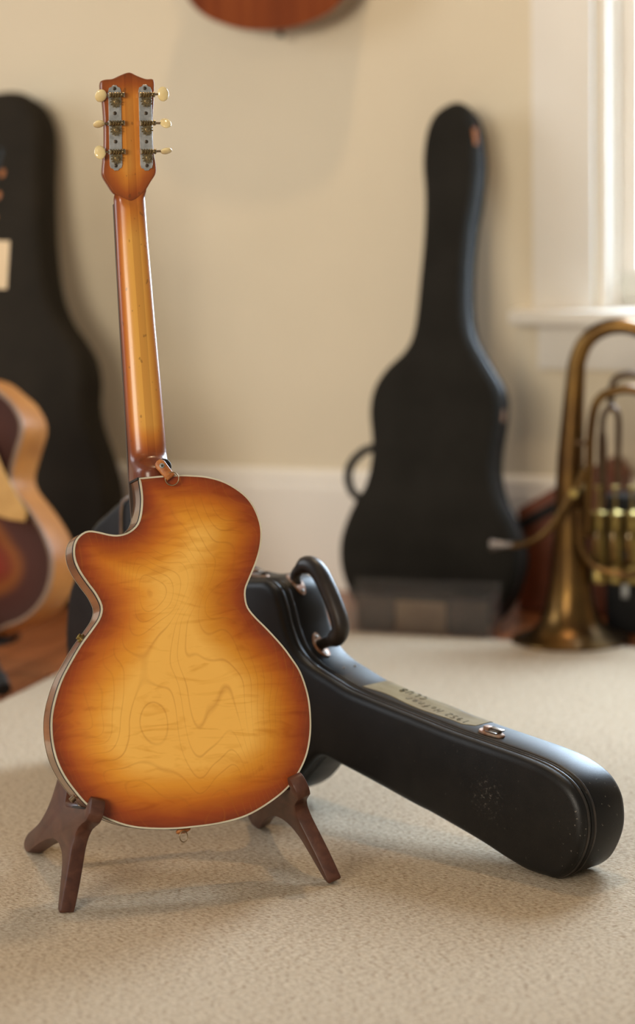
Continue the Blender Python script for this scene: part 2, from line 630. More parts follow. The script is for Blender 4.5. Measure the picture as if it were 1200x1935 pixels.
def plate(name, o, y0, rise, reach, mat, parent, step=0.007, burst_reach=0.08, flat_edge=0.0):
    """arched plate filling the 2-D outline o; rises by `rise` (signed, along y) away from its rim; carries the 'burst' attribute"""
    oo = [(p[0], p[1]) for p in o[::2]]
    xs = [p[0] for p in o]
    zs = [p[1] for p in o]
    pts = [Vector((p[0], p[1])) for p in o]
    nb = len(pts)
    k = 0
    z = min(zs)
    while z < max(zs):
        x = min(xs) + (step / 2 if k % 2 else 0)
        while x < max(xs):
            if inside((x, z), oo) and seg_dist((x, z), oo) > step * 0.45:
                pts.append(Vector((x, z)))
            x += step
        z += step * 0.87
        k += 1
    edges = [(i, (i + 1) % nb) for i in range(nb)]
    v, e, f, *_ = geometry.delaunay_2d_cdt(pts, edges, [list(range(nb))], 1, 1e-6)
    ds = [seg_dist(p, oo) for p in v]
    vs = []
    for p, d in zip(v, ds):
        t = min(max(d - flat_edge, 0) / reach, 1)
        vs.append((p[0], y0 + rise * (t * t * (3 - 2 * t)), p[1]))
    me = bpy.data.meshes.new('m')
    me.from_pydata(vs, [], [list(q) for q in f])
    at = me.attributes.new('burst', 'FLOAT', 'POINT')
    for i, d in enumerate(ds):
        at.data[i].value = min(d / burst_reach, 1)
    bm = bmesh.new()
    bm.from_mesh(me)
    bmesh.ops.recalc_face_normals(bm, faces=bm.faces)
    bm.faces.ensure_lookup_table()
    if bm.faces and bm.faces[0].normal.y * rise < 0:
        bmesh.ops.reverse_faces(bm, faces=bm.faces)
    bm.to_mesh(me)
    bm.free()
    smooth(me)
    return link(name, me, mat, parent)


# ------------------------------------------------------------------ the room
WROT = (0, 0, WALL_YAW)
FZ = -0.006                                     # floorboards lie a rug's thickness below the rug's top

# wall frame: x along the wall, -y into the room, z up
A0, A1, Z0, Z1 = 0.485, 1.42, 0.575, 2.05       # window opening
wb = MB()
wb.box((-5.5, 0, -0.05), (A0, 0.14, 2.9)).box((A1, 0, -0.05), (4.5, 0.14, 2.9)).box((A0, 0, -0.05), (A1, 0.14, Z0)).box((A0, 0, Z1), (A1, 0.14, 2.9))
struct(wb.build('wall_back', 'wall', None, WO, WROT, sm=None), 'beige painted wall behind the guitars')

bb = MB()
prof = [(0, FZ), (-0.019, FZ), (-0.019, 0.205), (-0.016, 0.215), (-0.016, 0.228), (-0.008, 0.240), (0, 0.244)]
bb.rings([[Vector((x, y, z)) for y, z in prof] for x in (-5.5, 4.5)])
struct(bb.build('baseboard_back', 'trim', None, WO, WROT, sm=None), 'tall off-white baseboard')

floor = struct(MB().box((-5.5, -6.5, -0.06), (4.5, 0.0, FZ - 0.012)).build('floor', 'plank', None, WO, WROT, sm=None), 'orange-brown floorboards')
PW = 0.083


def plank_mesh(l):
    return bevel_box((-PW / 2 + 0.0006, -l / 2, -0.011), (PW / 2 - 0.0006, l / 2, 0), 0.0012)


pm = {0.9: plank_mesh(0.898), 1.3: plank_mesh(1.298)}
k = 0
a = -2.25
while a < 1.6:
    d = 0.0
    dmax = 3.0 if a < -0.26 else 0.7
    first = True
    while d < dmax:
        l = 0.9 if (k % 3 == 0) else 1.3
        off = l if not first else l * random.uniform(0.45, 1.0)
        # the first board of a row starts under the baseboard
        p = link('plank', pm[l], 'plank', floor, (a, -(d + off - l / 2) + 0.0, FZ))
        if first and d + off - l < 0:
            p.location.y = -(l / 2) + 0.0
            off = l
        d += off
        first = False
        k += 1
    a += PW

rug = link('rug', bevel_box((-0.275, -6.3, FZ), (3.0, -0.44, 0.0), 0.003), 'carpet', None, WO, WROT)
tag(rug, 'large beige loop-pile rug with brown flecks on the floorboards', 'rug')

# window
win = bpy.data.objects.new('window_1', None)
COL.objects.link(win)
win.location, win.rotation_euler = WO, WROT
struct(win, 'white sash window')
jb = MB()
jb.box((A0, 0.0, Z0), (A0 + 0.018, 0.135, Z1)).box((A1 - 0.018, 0.0, Z0), (A1, 0.135, Z1)).box((A0, 0.0, Z1 - 0.018), (A1, 0.135, Z1)).box((A0, 0.0, Z0 - 0.01), (A1, 0.135, Z0 + 0.006))
jb.build('window_jamb', 'trim', win, sm=None)
sb = MB()
for x0, x1 in ((A0 + 0.018, A0 + 0.032), (A1 - 0.032, A1 - 0.018)):
    sb.box((x0, 0.030, Z0 + 0.006), (x1, 0.046, Z1 - 0.018))
sb.build('window_stop', 'trim', win, sm=None)
sa = MB()
s0, s1 = A0 + 0.020, A1 - 0.020
sa.box((s0, 0.048, Z0 + 0.006), (s0 + 0.048, 0.086, Z1 - 0.02)).box((s1 - 0.048, 0.048, Z0 + 0.006), (s1, 0.086, Z1 - 0.02))
sa.box((s0, 0.048, Z0 + 0.006), (s1, 0.086, Z0 + 0.075)).box((s0, 0.048, Z1 - 0.07), (s1, 0.086, Z1 - 0.02)).box((s0, 0.050, 1.30), (s1, 0.084, 1.345))
sa.build('window_sash', 'trim', win, sm=None)
for z0, z1 in ((Z0 + 0.07, 1.305), (1.34, Z1 - 0.065)):
    MB().box((s0 + 0.04, 0.066, z0), (s1 - 0.04, 0.069, z1)).build('pane', 'glass', win, sm=None)
cs = bpy.data.objects.new('trim_1', None)
COL.objects.link(cs)
cs.location, cs.rotation_euler = WO, WROT
struct(cs, 'off-white window surround')
link('casing', bevel_box((0.355, -0.020, 0.580), (0.477, 0, 2.15), 0.003), 'trim', cs)
link('casing', bevel_box((A1 + 0.008, -0.020, 0.580), (A1 + 0.13, 0, 2.15), 0.003), 'trim', cs)
link('casing', bevel_box((0.345, -0.024, 2.15), (A1 + 0.14, 0, 2.28), 0.003), 'trim', cs)
link('window_stool', bevel_box((0.317, -0.068, 0.551), (A1 + 0.17, 0.048, 0.580), 0.006), 'trim', cs)
link('apron', bevel_box((0.364, -0.018, 0.460), (A1 + 0.12, 0, 0.551), 0.003), 'trim', cs)

# ------------------------------------------------------------------ the cutaway guitar, seen from behind
GB = [(-0.0106, 0.4493), (0.0044, 0.4499), (0.0225, 0.4504), (0.0399, 0.4504), (0.0573, 0.4491), (0.0781, 0.4461), (0.0986, 0.4394), (0.1154, 0.4294), (0.1301, 0.4161), (0.1394, 0.4004), (0.1448, 0.3818), (0.1452, 0.3663), (0.1419, 0.3493), (0.135, 0.3312), (0.1244, 0.311), (0.1179, 0.2981), (0.1165, 0.2859), (0.1186, 0.2738), (0.127, 0.2612), (0.1415, 0.2447), (0.159, 0.2228), (0.1696, 0.2066), (0.1815, 0.1844), (0.1889, 0.1527), (0.1893, 0.1215), (0.1856, 0.0966), (0.1779, 0.0741), (0.1639, 0.0522), (0.146, 0.0348), (0.1185, 0.0184), (0.0901, 0.0070), (0.0558, 0.0014), (0.0204, 0.0001), (-0.0089, 0.0008), (-0.0411, 0.0046), (-0.0629, 0.01), (-0.0826, 0.0185), (-0.0962, 0.0265), (-0.1129, 0.042), (-0.1251, 0.058), (-0.137, 0.0773), (-0.1454, 0.098), (-0.1494, 0.1199), (-0.1497, 0.1415), (-0.1472, 0.1596), (-0.1412, 0.1791), (-0.132, 0.2), (-0.1189, 0.221), (-0.1032, 0.2429), (-0.0882, 0.2602), (-0.0779, 0.2729), (-0.0737, 0.2827), (-0.0737, 0.2911), (-0.0794, 0.305), (-0.0884, 0.3191), (-0.0974, 0.3349), (-0.1026, 0.3504), (-0.1024, 0.3656), (-0.0974, 0.377), (-0.0882, 0.3842), (-0.0795, 0.386), (-0.0678, 0.3836), (-0.0544, 0.3796), (-0.0424, 0.3782), (-0.0301, 0.3811), (-0.0191, 0.3889), (-0.0133, 0.4004), (-0.0097, 0.4189), (-0.0094, 0.4342)]
gl_ = spline(GB + [GB[0]], 301, closed=False)[:-1]          # open spline: keeps the sharp corner beside the heel
GO = ccw([Vector((p[0], p[1])) for p in gl_])
BD = 0.055
guitar = thing('electric_guitar', 'honey sunburst single-cutaway guitar seen from behind, upright in a wooden stand', 'guitar', (-0.1867, 3.2489, 0.0908), (radians(-14), 0, radians(16.4)))
B = inset(GO, 0.0021)
rm = MB()
rm.rings([ring(inset(GO, 0.0003), 0.0040), ring(inset(GO, 0.0003), 0.0045), ring(GO, BD * 0.5), ring(inset(GO, 0.0003), BD - 0.001)], cap=False)
body = rm.build('body_rim', 'rim', guitar)
bk = plate('back', B, 0.0002, -0.008, 0.075, 'burst', guitar, 0.0062, 0.085, 0.004)
plate('top', B, BD, 0.012, 0.055, 'burst', guitar, 0.010, 0.085, 0.004)
for nm, y0, y1 in (('binding', -0.0004, 0.0030), ('binding', BD - 0.0014, BD + 0.0004)):
    MB().rings([ring(B, 0.003 if y0 < 0.01 else BD - 0.0012), ring(B, y0 if y0 < 0.01 else y1), ring(GO, y0 if y0 < 0.01 else y1), ring(GO, y1 if y0 < 0.01 else y0)], cap=False).build(nm, 'cream', guitar, sm=30)
MB().rings([ring(inset(GO, -0.0004), 0.0029), ring(inset(GO, -0.0006), 0.0036), ring(inset(GO, -0.0005), 0.0074), ring(inset(GO, 0.001), 0.0078)], cap=False).build('purfling', 'black', guitar, sm=30)

# neck: stations (z, left x, right x, y of the fingerboard edge)
NK = [(0.4480, -0.0125, 0.0389, 0.0521), (0.4745, -0.0116, 0.0398, 0.0507), (0.4902, -0.0111, 0.0394, 0.0498), (0.5316, -0.0111, 0.0391, 0.0475), (0.5868, -0.0104, 0.0382, 0.0445), (0.6490, -0.0097, 0.0367, 0.0410), (0.7182, -0.0088, 0.0358, 0.0372), (0.7700, -0.0076, 0.0349, 0.0344), (0.8110, -0.0068, 0.0349, 0.0321), (0.8520, -0.0060, 0.0345, 0.0300)]


def lerp_tab(tab, z):
    for p, q in zip(tab, tab[1:]):
        if z <= q[0]:
            t = (z - p[0]) / (q[0] - p[0])
            return [p[i] + (q[i] - p[i]) * t for i in range(1, len(p))]
    return list(tab[-1][1:])


zs = [0.4490, 0.4520, 0.4550, 0.4580, 0.4605, 0.4630, 0.4655, 0.4680, 0.4705, 0.4730, 0.4760, 0.4800, 0.4850, 0.4920] + [0.50 + i * 0.02 for i in range(15)] + [0.79 + i * 0.0025 for i in range(20)]
nv, nf, nbu = [], [], []
NS = 22
for z in zs:
    xl, xr, ye = lerp_tab(NK, z)
    hw, xc = (xr - xl) / 2, (xl + xr) / 2
    b0 = 0.0185 - 0.0035 * (z - 0.5) / 0.32
    h = min(max((0.484 - z) / 0.026, 0), 1)
    h = h * h * (3 - 2 * h)
    bl = b0 + (ye - 0.0005 - b0) * h
    ex = 0.92 - 0.42 * h
    hb = 1 - 0.10 * h
    for j in range(NS + 1):
        th = pi * j / NS
        cx = -cos(th)
        sx_ = abs(cx) ** (0.9 if h < .5 else 0.75) * (1 if cx > 0 else -1)
        f = 1 - 0.10 * h * sin(th)
        yy = ye - bl * sin(th) ** ex
        # the flat back of the headstock runs down into the round neck as a soft V
        zv = 0.8165 - 0.0040 + 0.0150 * abs(sx_) ** 1.5
        t = min(max((z - zv + 0.010) / 0.010, 0), 1)
        t = t * t * (3 - 2 * t)
        yy = yy + (0.01885 - (z - 0.8165) * 0.1944 + 0.0006 - yy) * t
        nv.append((xc + hw * sx_ * f, yy, z))
        e = sin(th)
        bz = min(max((z - 0.474) / 0.05, 0), 1) * min(max((0.86 - z) / 0.10, 0.35), 1)
        nbu.append(min(e ** 1.6, 1) * bz)
n1 = NS + 1
for i in range(len(zs) - 1):
    for j in range(NS):
        nf.append((i * n1 + j, i * n1 + j + 1, (i + 1) * n1 + j + 1, (i + 1) * n1 + j))
    nf.append((i * n1 + NS, i * n1, (i + 1) * n1, (i + 1) * n1 + NS))
nf.append(list(range(n1)))
nf.append(list(range((len(zs) - 1) * n1, len(zs) * n1)))
me = bpy.data.meshes.new('m')
me.from_pydata(nv, [], nf)
at = me.attributes.new('burst', 'FLOAT', 'POINT')
for i, b_ in enumerate(nbu):
    at.data[i].value = b_
bm = bmesh.new()
bm.from_mesh(me)
bmesh.ops.recalc_face_normals(bm, faces=bm.faces)
bm.to_mesh(me)
bm.free()
smooth(me, 60)
neck = link('neck', me, 'neck', guitar)
fb = MB()
rr = []
for z in (0.40, 0.45, 0.55, 0.65, 0.75, 0.812):
    xl, xr, ye = lerp_tab(NK, max(z, 0.4481))
    ye = 0.0520 - 0.055 * (z - 0.4502)
    rr.append([Vector((xl - .0003, ye, z)), Vector((xr + .0003, ye, z)), Vector((xr + .0003, ye + 0.006, z)), Vector((xl - .0003, ye + 0.006, z))])
fb.rings(rr)
fbo = fb.build('fingerboard', 'ebony', guitar, sm=None)
be = MB()
for s in (1,):
    be.tube([(r[s].x + (-0.0001 if s == 0 else 0.0001), r[s].y + 0.0035, r[s].z) for r in rr[1:]], (0.0003, 0.0005)[s], 6)
be.build('fingerboard_binding', 'cream', fbo)
xl, xr, ye = lerp_tab(NK, 0.5)
MB().box((-0.0125, 0.0005, 0.4475), (0.0390, 0.0525, 0.4500)).build('heel_joint', 'black', guitar, sm=None)

# headstock
HZ, HY, HT = 0.8165, 0.01885, radians(11)
HD = [(0.019, 0.1613), (0.0087, 0.1585), (-0.0032, 0.1536), (-0.0135, 0.1527), (-0.0186, 0.1503), (-0.0198, 0.1414), (-0.0177, 0.1241), (-0.0167, 0.0994), (-0.0171, 0.0807), (-0.0183, 0.0622), (-0.0218, 0.0371), (-0.0213, 0.0283), (-0.0150, 0.0172), (-0.0101, 0.0092), (-0.0055, 0.0050), (0.0040, -0.0010), (0.0137, -0.0045), (0.0230, -0.0005), (0.0320, 0.0070), (0.0358, 0.0117), (0.0415, 0.0204), (0.0483, 0.0305), (0.0491, 0.0404), (0.0469, 0.0606), (0.0467, 0.0855), (0.0478, 0.1042), (0.0502, 0.1293), (0.0512, 0.1483), (0.0484, 0.1524), (0.0405, 0.1526), (0.0291, 0.1568)]
HO = ccw([Vector((p[0], p[1])) for p in spline(HD, 150)])
hv = MB()
hv.rings([ring(inset(HO, r), y) for r, y in ((0.0022, 0.0), (0.0008, 0.0006), (0.0, 0.0024), (0.0, 0.0115), (0.0008, 0.0135), (0.002, 0.014))], cap=True)
me = mesh(hv.v, hv.f, 40)
at = me.attributes.new('burst', 'FLOAT', 'POINT')
h2 = [(p[0], p[1]) for p in HO[::2]]
# the face needs inner points so that the stain can fade inwards
ho = link('headstock', me, 'head', guitar, (0, HY, HZ), (HT, 0, 0))
for i, v in enumerate(me.vertices):
    at.data[i].value = 0.05 if v.co.y > 0.0015 else 0.14
ve = plate('headstock_back', inset(HO, 0.0021), -0.0002, -0.0004, 0.01, 'head', ho, 0.004, 0.042)
at = ve.data.attributes['burst']
for i in range(len(at.data)):
    zz = ve.data.vertices[i].co.z
    at.data[i].value = 0.16 + at.data[i].value * (0.85 if zz < 0.12 else 0.85 - (zz - 0.12) * 8)


def ellipsoid(rx, ry, rz, n=16, m=10, p=1.0):
    b = MB()
    rr = []
    for i in range(m + 1):
        t = pi * i / m
        r = max(sin(t), 0.001)
        rr.append([Vector((-cos(t) * rx, r * ry * cos(2 * pi * k / n), r * rz * sin(2 * pi * k / n))) for k in range(n)])
    b.rings(rr)
    return mesh(b.v, b.f, 60)


def gear_mesh():
    b = MB()
    o = []
    for i in range(24):
        r = 0.0078 if i % 2 == 0 else 0.0058
        for s in (-0.30, 0.30):
            a_ = 2 * pi * (i + s) / 24
            o.append(Vector((r * cos(a_), r * sin(a_))))
    b.rings([ring(o, -0.0012), ring(o, 0.0012)])
    b.lathe([(0.0001, -0.0036), (0.0022, -0.0035), (0.0031, -0.0028), (0.0033, -0.0012)], 14, 'y')
    return mesh(b.v, b.f, 30)


def worm_mesh():
    b = MB()
    prof = [(0.0001, -0.0098), (0.0036, -0.0097), (0.0036, -0.0078), (0.0024, -0.0072)]
    x = -0.0066
    for i in range(4):
        prof += [(0.0021, x), (0.0037, x + 0.0011), (0.0037, x + 0.0019), (0.0021, x + 0.0030)]
        x += 0.0033
    prof += [(0.0024, 0.0072), (0.0036, 0.0078), (0.0036, 0.0097), (0.0001, 0.0098)]
    b.lathe(prof, 14, 'x')
    return mesh(b.v, b.f, 30)


def screw_mesh():
    b = MB()
    b.lathe([(0.0025, 0.0), (0.0024, -0.0004), (0.0014, -0.0008), (0.0001, -0.0009)], 14, 'y')
    b.box((-0.0021, -0.00105, -0.0003), (0.0021, -0.0006, 0.0003))
    return mesh(b.v, b.f, 30)


GM, WM, SM_, = gear_mesh(), worm_mesh(), screw_mesh()
BM_ = ellipsoid(0.0076, 0.0031, 0.0096)
for side in (0, 1):
    P = [[(-0.0107, 0.1419), (0.0061, 0.1416), (0.0038, 0.0392), (-0.0130, 0.0396)], [(0.0292, 0.1419), (0.0464, 0.1416), (0.0442, 0.0381), (0.0276, 0.0386)]][side]
    (ax, az), (bx, bz), (cx, cz), (dx, dz) = P
    mx, mx2 = (ax + bx) / 2, (cx + dx) / 2
    o = [(ax, az - 0.004), (ax + 0.0012, az), (mx - 0.004, az + 0.0012), (mx - 0.0025, az + 0.0034), (mx + 0.0025, az + 0.0034), (mx + 0.004, az + 0.0012), (bx - 0.0012, az), (bx, az - 0.004),
         (cx, cz + 0.004), (cx - 0.0012, cz), (mx2 + 0.004, cz - 0.0012), (mx2 + 0.0025, cz - 0.0034), (mx2 - 0.0025, cz - 0.0034), (mx2 - 0.004, cz - 0.0012), (dx + 0.0012, cz), (dx, cz + 0.004)]
    o = ccw([Vector(p) for p in o])
    tp = MB().rings([ring(inset(o, 0.0004), -0.0022), ring(o, -0.0018), ring(o, 0.0002)]).build('tuner_plate', 'steel', guitar, (0, HY, HZ), (HT, 0, 0), sm=30)
    sc = [[(-0.0026, 0.1408), (-0.0034, 0.1093), (-0.0040, 0.0729), (-0.0049, 0.0421)], [(0.0374, 0.1405), (0.0377, 0.1085), (0.0368, 0.0719), (0.0362, 0.0411)]][side]
    for i, (x, z) in enumerate(sc):
        link('screw', SM_, 'screw', tp, (x, -0.0022, z), (0, 0.7 * i + side, 0))
    gr = [[(-0.0018, 0.1238), (-0.0031, 0.0878), (-0.0039, 0.0516)], [(0.0387, 0.1237), (0.0381, 0.0874), (0.0375, 0.0513)]][side]
    wm = [[(-0.0015, 0.1325), (-0.0027, 0.0965), (-0.0035, 0.0598)], [(0.0390, 0.1320), (0.0385, 0.0957), (0.0378, 0.0590)]][side]
    bt = [[(-0.0219, 0.1317, 35), (-0.0259, 0.0958, 66), (-0.0261, 0.0596, -20)], [(0.0604, 0.1325, 0), (0.0623, 0.0950, -50), (0.0616, 0.0592, 72)]][side]
    for i in range(3):
        link('gear', GM, 'brass_old', tp, (gr[i][0], -0.0040, gr[i][1]), (0, 0.2 * i, 0))
        link('worm', WM, 'brass_old', tp, (wm[i][0], -0.0066, wm[i][1]))
        MB().box((wm[i][0] - 0.0105, -0.0085, wm[i][1] - 0.003), (wm[i][0] - 0.0082, -0.0022, wm[i][1] + 0.003)).box((wm[i][0] + 0.0082, -0.0085, wm[i][1] - 0.003), (wm[i][0] + 0.0105, -0.0022, wm[i][1] + 0.003)).build('worm_bracket', 'steel', tp, sm=None)
        x1 = bt[i][0] + (0.004 if side == 0 else -0.004)
        MB().tube([(wm[i][0], -0.0066, wm[i][1]), (x1, -0.0066, bt[i][1])], 0.0015, 10).build('shaft', 'shaft', tp)
        link('button', BM_, 'button', tp, (bt[i][0], -0.0066, bt[i][1]), (radians(bt[i][2]), 0, 0))

# leather strap tab with a wire ring, screwed beside the heel
MB().lathe([(0.0001, 0), (0.0095, 0), (0.0098, -0.002), (0.0088, -0.004), (0.0001, -0.004)], 20, 'y').build('strap_plate', 'black', guitar, (0.0235, 0.002, 0.4625))


def tab_mesh(L=0.023, w=0.0066):
    n = 10
    o = []
    for i in range(n + 1):
        t = pi / 2 + pi * i / n
        o.append(Vector((w * cos(t), w * sin(t))))
    o += [Vector((L * 0.55, -w * 0.9)), Vector((L - w, -w * 0.86)), Vector((L - w, w * 0.86)), Vector((L * 0.55, w * 0.9))]
    o = ccw(o)
    b = MB().rings([ring(inset(o, 0.0012), -0.0022), ring(o, -0.0012), ring(o, 0.0012), ring(inset(o, 0.0012), 0.0022)])
    b.tube([(L - w, 0.001, -w * 0.86), (L - w, 0.001, w * 0.86)], 0.0030, 10)
    return mesh(b.v, b.f, 50)


def wire_ring(r, th, sq=1.0):
    b = MB()
    b.tube([(r * cos(2 * pi * i / 28), 0, r * sq * sin(2 * pi * i / 28)) for i in range(28)], th, 8, closed=True)
    return mesh(b.v, b.f, 60)


tb = link('strap_tab', tab_mesh(0.0255, 0.0072), 'leather', guitar, (0.0182, -0.0050, 0.4635), (0, radians(55), 0))
link('strap_ring', wire_ring(0.0086, 0.0008), 'shaft', tb, (0.0225, -0.0012, 0.0), (radians(12), 0, 0))
MB().lathe([(0.0001, -0.0042), (0.0016, -0.0040), (0.0022, -0.0034), (0.0022, -0.0036), (0.0032, -0.0034), (0.0034, -0.0020)], 16, 'y').build('rivet', 'steel', tb, (0.0012, 0, 0))
MB().lathe([(0.0001, -0.0044), (0.0015, -0.0043), (0.0015, -0.003)], 12, 'y').build('rivet_core', 'screw', tb, (0.0012, 0, 0))
# the same at the tail
MB().lathe([(0.0105, 0.001), (0.0100, -0.002), (0.0001, -0.0025)], 18, 'z').build('strap_plate', 'black', guitar, (0.0060, 0.018, 0.0010))
tb = link('strap_tab', tab_mesh(0.016, 0.0060), 'leather', guitar, (0.0090, 0.016, -0.0035), (radians(70), 0, radians(25)))
link('strap_ring', wire_ring(0.0052, 0.0007, 1.35), 'shaft', guitar, (0.0115, 0.012, -0.0105), (radians(10), 0, 0))
# jack socket on the rim below the waist
jk = MB().lathe([(0.0062, 0), (0.0060, 0.0022), (0.0042, 0.0028), (0.0042, 0.0058), (0.0030, 0.0062), (0.0028, 0.0020)], 18, 'z').build('jack_socket', 'brass_pale', guitar, (-0.0965, 0.026, 0.2510), (0, radians(-52), 0))
MB().lathe([(0.0040, 0), (0.0040, 0.006), (0.0024, 0.0065), (0.0001, 0.0065)], 14, 'z').build('end_pin', 'shaft', guitar, (-0.1215, 0.030, 0.0510), (0, radians(-128), 0))

# ------------------------------------------------------------------ wooden guitar stand
stand = thing('guitar_stand', 'walnut-brown wooden folding stand holding the sunburst guitar', 'guitar stand', (-0.163, 3.24, 0.0), (0, 0, radians(16.4)))
BP = [(0.0000, 0.0000), (0.0165, 0.0008), (0.0440, 0.0290), (0.0640, 0.0478), (0.0880, 0.0575), (0.1180, 0.0608), (0.1520, 0.0570), (0.1850, 0.0472), (0.2190, 0.0330), (0.2530, 0.0165), (0.2820, 0.0000), (0.3130, -0.0006), (0.3200, 0.0080), (0.3120, 0.0200), (0.2850, 0.0345), (0.2600, 0.0500), (0.2400, 0.0720), (0.2310, 0.0930), (0.2300, 0.1200), (0.2420, 0.1700), (0.2580, 0.2250), (0.2600, 0.2500), (0.2480, 0.2600), (0.2330, 0.2500), (0.2150, 0.2100), (0.1800, 0.1500), (0.1560, 0.1200), (0.1480, 0.1080), (0.1360, 0.1050),
      (0.0300, 0.1300), (0.0265, 0.1330), (0.0255, 0.1450), (0.0205, 0.1505), (0.0120, 0.1500), (0.0040, 0.1430), (0.0005, 0.1320), (0.0050, 0.1220), (0.0200, 0.1140), (0.0350, 0.1050), (0.0420, 0.0930), (0.0400, 0.0790), (0.0280, 0.0600), (0.0160, 0.0400), (0.0070, 0.0200)]


def polyline_round(pts, n=4, r=0.3):
    out = []
    N = len(pts)
    for i in range(N):
        p0, p1, p2 = Vector(pts[i - 1]), Vector(pts[i]), Vector(pts[(i + 1) % N])
        a_, b_ = p1.lerp(p0, r), p1.lerp(p2, r)
        for k in range(n):
            t = k / (n - 1)
            out.append(a_ * (1 - t) ** 2 + p1 * 2 * t * (1 - t) + b_ * t * t)
    return out


bo = ccw([Vector((p[0], p[1])) for p in polyline_round(BP)])
TH = 0.019
bmsh = MB().rings([ring(inset(bo, r), y) for r, y in ((0.0022, 0), (0.0006, 0.0006), (0, 0.0022), (0, TH - 0.0022), (0.0006, TH - 0.0006), (0.0022, TH))])
boardmesh = mesh(bmsh.v, bmsh.f, 40)
for (nx, ny), (fx, fy), side in (((-0.3328, 3.1915), (-0.4038, 3.4699), 0), ((0.0060, 3.2909), (-0.0910, 3.5577), 1)):
    s = Vector((fx - nx, fy - ny, 0)).normalized()
    be_ = radians(18.5)
    lat = s.cross(Vector((0, 0, 1))) * (1 if side == 0 else -1)        # inwards
    u = Vector((0, 0, 1)) * cos(be_) + lat * sin(be_)
    y = u.cross(s)                                                      # local y (right-handed with x=s, z=u)
    m4 = Matrix((s, y, u)).transposed().to_4x4()
    org = Vector((nx, ny, 0.0010))
    # the traced face is the outer one on the left board, the inner one on the right board
    inward = lat * cos(be_) - Vector((0, 0, 1)) * sin(be_)
    shift = Vector()
    if side == 0 and y.dot(inward) < 0:
        shift = -y * TH
    if side == 1 and y.dot(inward) > 0:
        shift = -y * TH
    mw = Matrix.Translation(org + shift) @ m4
    bmesh_ = boardmesh.copy()
    for v in bmesh_.vertices:                                           # feet cut level with the rug
        w = mw @ v.co
        if w.z < 0.0008:
            w.z = 0.0008
            v.co = mw.inverted() @ w
    o = link('side_board', bmesh_, 'walnut', None)
    o.matrix_world = mw
    bpy.context.view_layer.update()
    o.parent = stand
    o.matrix_parent_inverse = stand.matrix_world.inverted()
    pd = MB()
    pd.tube([(0.040, TH / 2, 0.1275), (0.075, TH / 2, 0.1190), (0.115, TH / 2, 0.1100)], 0.0042, 8, flat=1.6)
    p = pd.build('rubber_pad', 'black', o)
# the bar that joins the boards behind the guitar
pl, pr = Vector((-0.330, 3.436, 0.150)), Vector((-0.135, 3.497, 0.150))
cb = MB()
cb.tube([pl, pr], 0.010, 14)
inv = stand.matrix_world.inverted()
cb.v = [inv @ v for v in cb.v]
cb.build('cross_bar', 'walnut', stand)

# ------------------------------------------------------------------ hard cases
def case_shell(o, dep, seam, r, parent, m, mp):
    """lid (front), body (back) and the beads of a hard case whose outline o lies in the x-z plane, front at y = 0"""
    lid = MB().rings([ring(inset(o, i), y) for i, y in ((r, 0), (r * 0.62, r * 0.10), (r * 0.29, r * 0.30), (r * 0.08, r * 0.62), (0, r), (0, seam - 0.002), (0.0015, seam))]).build('lid', m, parent, sm=50)
    bd = MB().rings([ring(inset(o, i), y) for i, y in ((0.0015, seam + 0.0012), (0, seam + 0.003), (0, dep - r), (r * 0.08, dep - r * 0.62), (r * 0.29, dep - r * 0.30), (r * 0.62, dep - r * 0.1), (r, dep))]).build('case_body', m, parent, sm=50)
    for y, rr in ((seam - 0.006, 0.0019), (seam + 0.007, 0.0019)):
        MB().tube([(p[0], y, p[1]) for p in inset(o, 0.0002)], rr, 6, closed=True).build('piping', mp, lid if y < seam else bd)
    return lid, bd


def frame_at(o, i):
    n = len(o)
    p = o[i % n]
    t = (o[(i + 1) % n] - o[(i - 1) % n]).normalized()
    return p, t


# --- the long case lying on its side
LC = [(0.0000, 0.0010), (-0.0220, 0.0150), (-0.0370, 0.0370), (-0.0460, 0.0610), (-0.0470, 0.0850), (-0.0410, 0.1080), (-0.0230, 0.1290), (0.0080, 0.1430), (0.0490, 0.1510), (0.1140, 0.1580), (0.1860, 0.1655), (0.2540, 0.1750), (0.3200, 0.1840), (0.3710, 0.1920), (0.4120, 0.2040), (0.4480, 0.2160), (0.4750, 0.2330), (0.4920, 0.2610), (0.5040, 0.2950), (0.5160, 0.3160), (0.5370, 0.3260), (0.5640, 0.3240),
      (0.6000, 0.3200), (0.6500, 0.3270), (0.7000, 0.3550), (0.7450, 0.3900), (0.7850, 0.4150), (0.8240, 0.4220), (0.8550, 0.4080), (0.8870, 0.3870), (0.9170, 0.3650), (0.9450, 0.3260), (0.9680, 0.2800), (0.9820, 0.2500), (0.9910, 0.2000), (0.9920, 0.1580), (0.9850, 0.1100), (0.9600, 0.0560), (0.9200, 0.0180), (0.8600, 0.0010), (0.7900, 0.0010), (0.7300, 0.0120), (0.6800, 0.0220), (0.6200, 0.0200), (0.5700, 0.0120), (0.5300, 0.0150), (0.4950, 0.0330), (0.4650, 0.0620), (0.4320, 0.0900),
      (0.3900, 0.0840), (0.3200, 0.0690), (0.2500, 0.0530), (0.2150, 0.0460), (0.1350, 0.0260), (0.0890, 0.0120), (0.0510, 0.0025), (0.0190, 0.0005)]
co = ccw([Vector((-p[0], p[1])) for p in spline(LC, 1200)])
CD = 0.092
case = thing('guitar_case', 'worn black guitar case lying on its edge behind the sunburst guitar, handle up', 'guitar case', (0.2943, 3.2855, 0.0032), (0, 0, radians(-46)))
lid, cbody = case_shell(co, CD, 0.020, 0.011, case, 'vinyl', 'piping')


def near(s, z):
    return min(range(len(co)), key=lambda i: (co[i] - Vector((-s, z))).length)


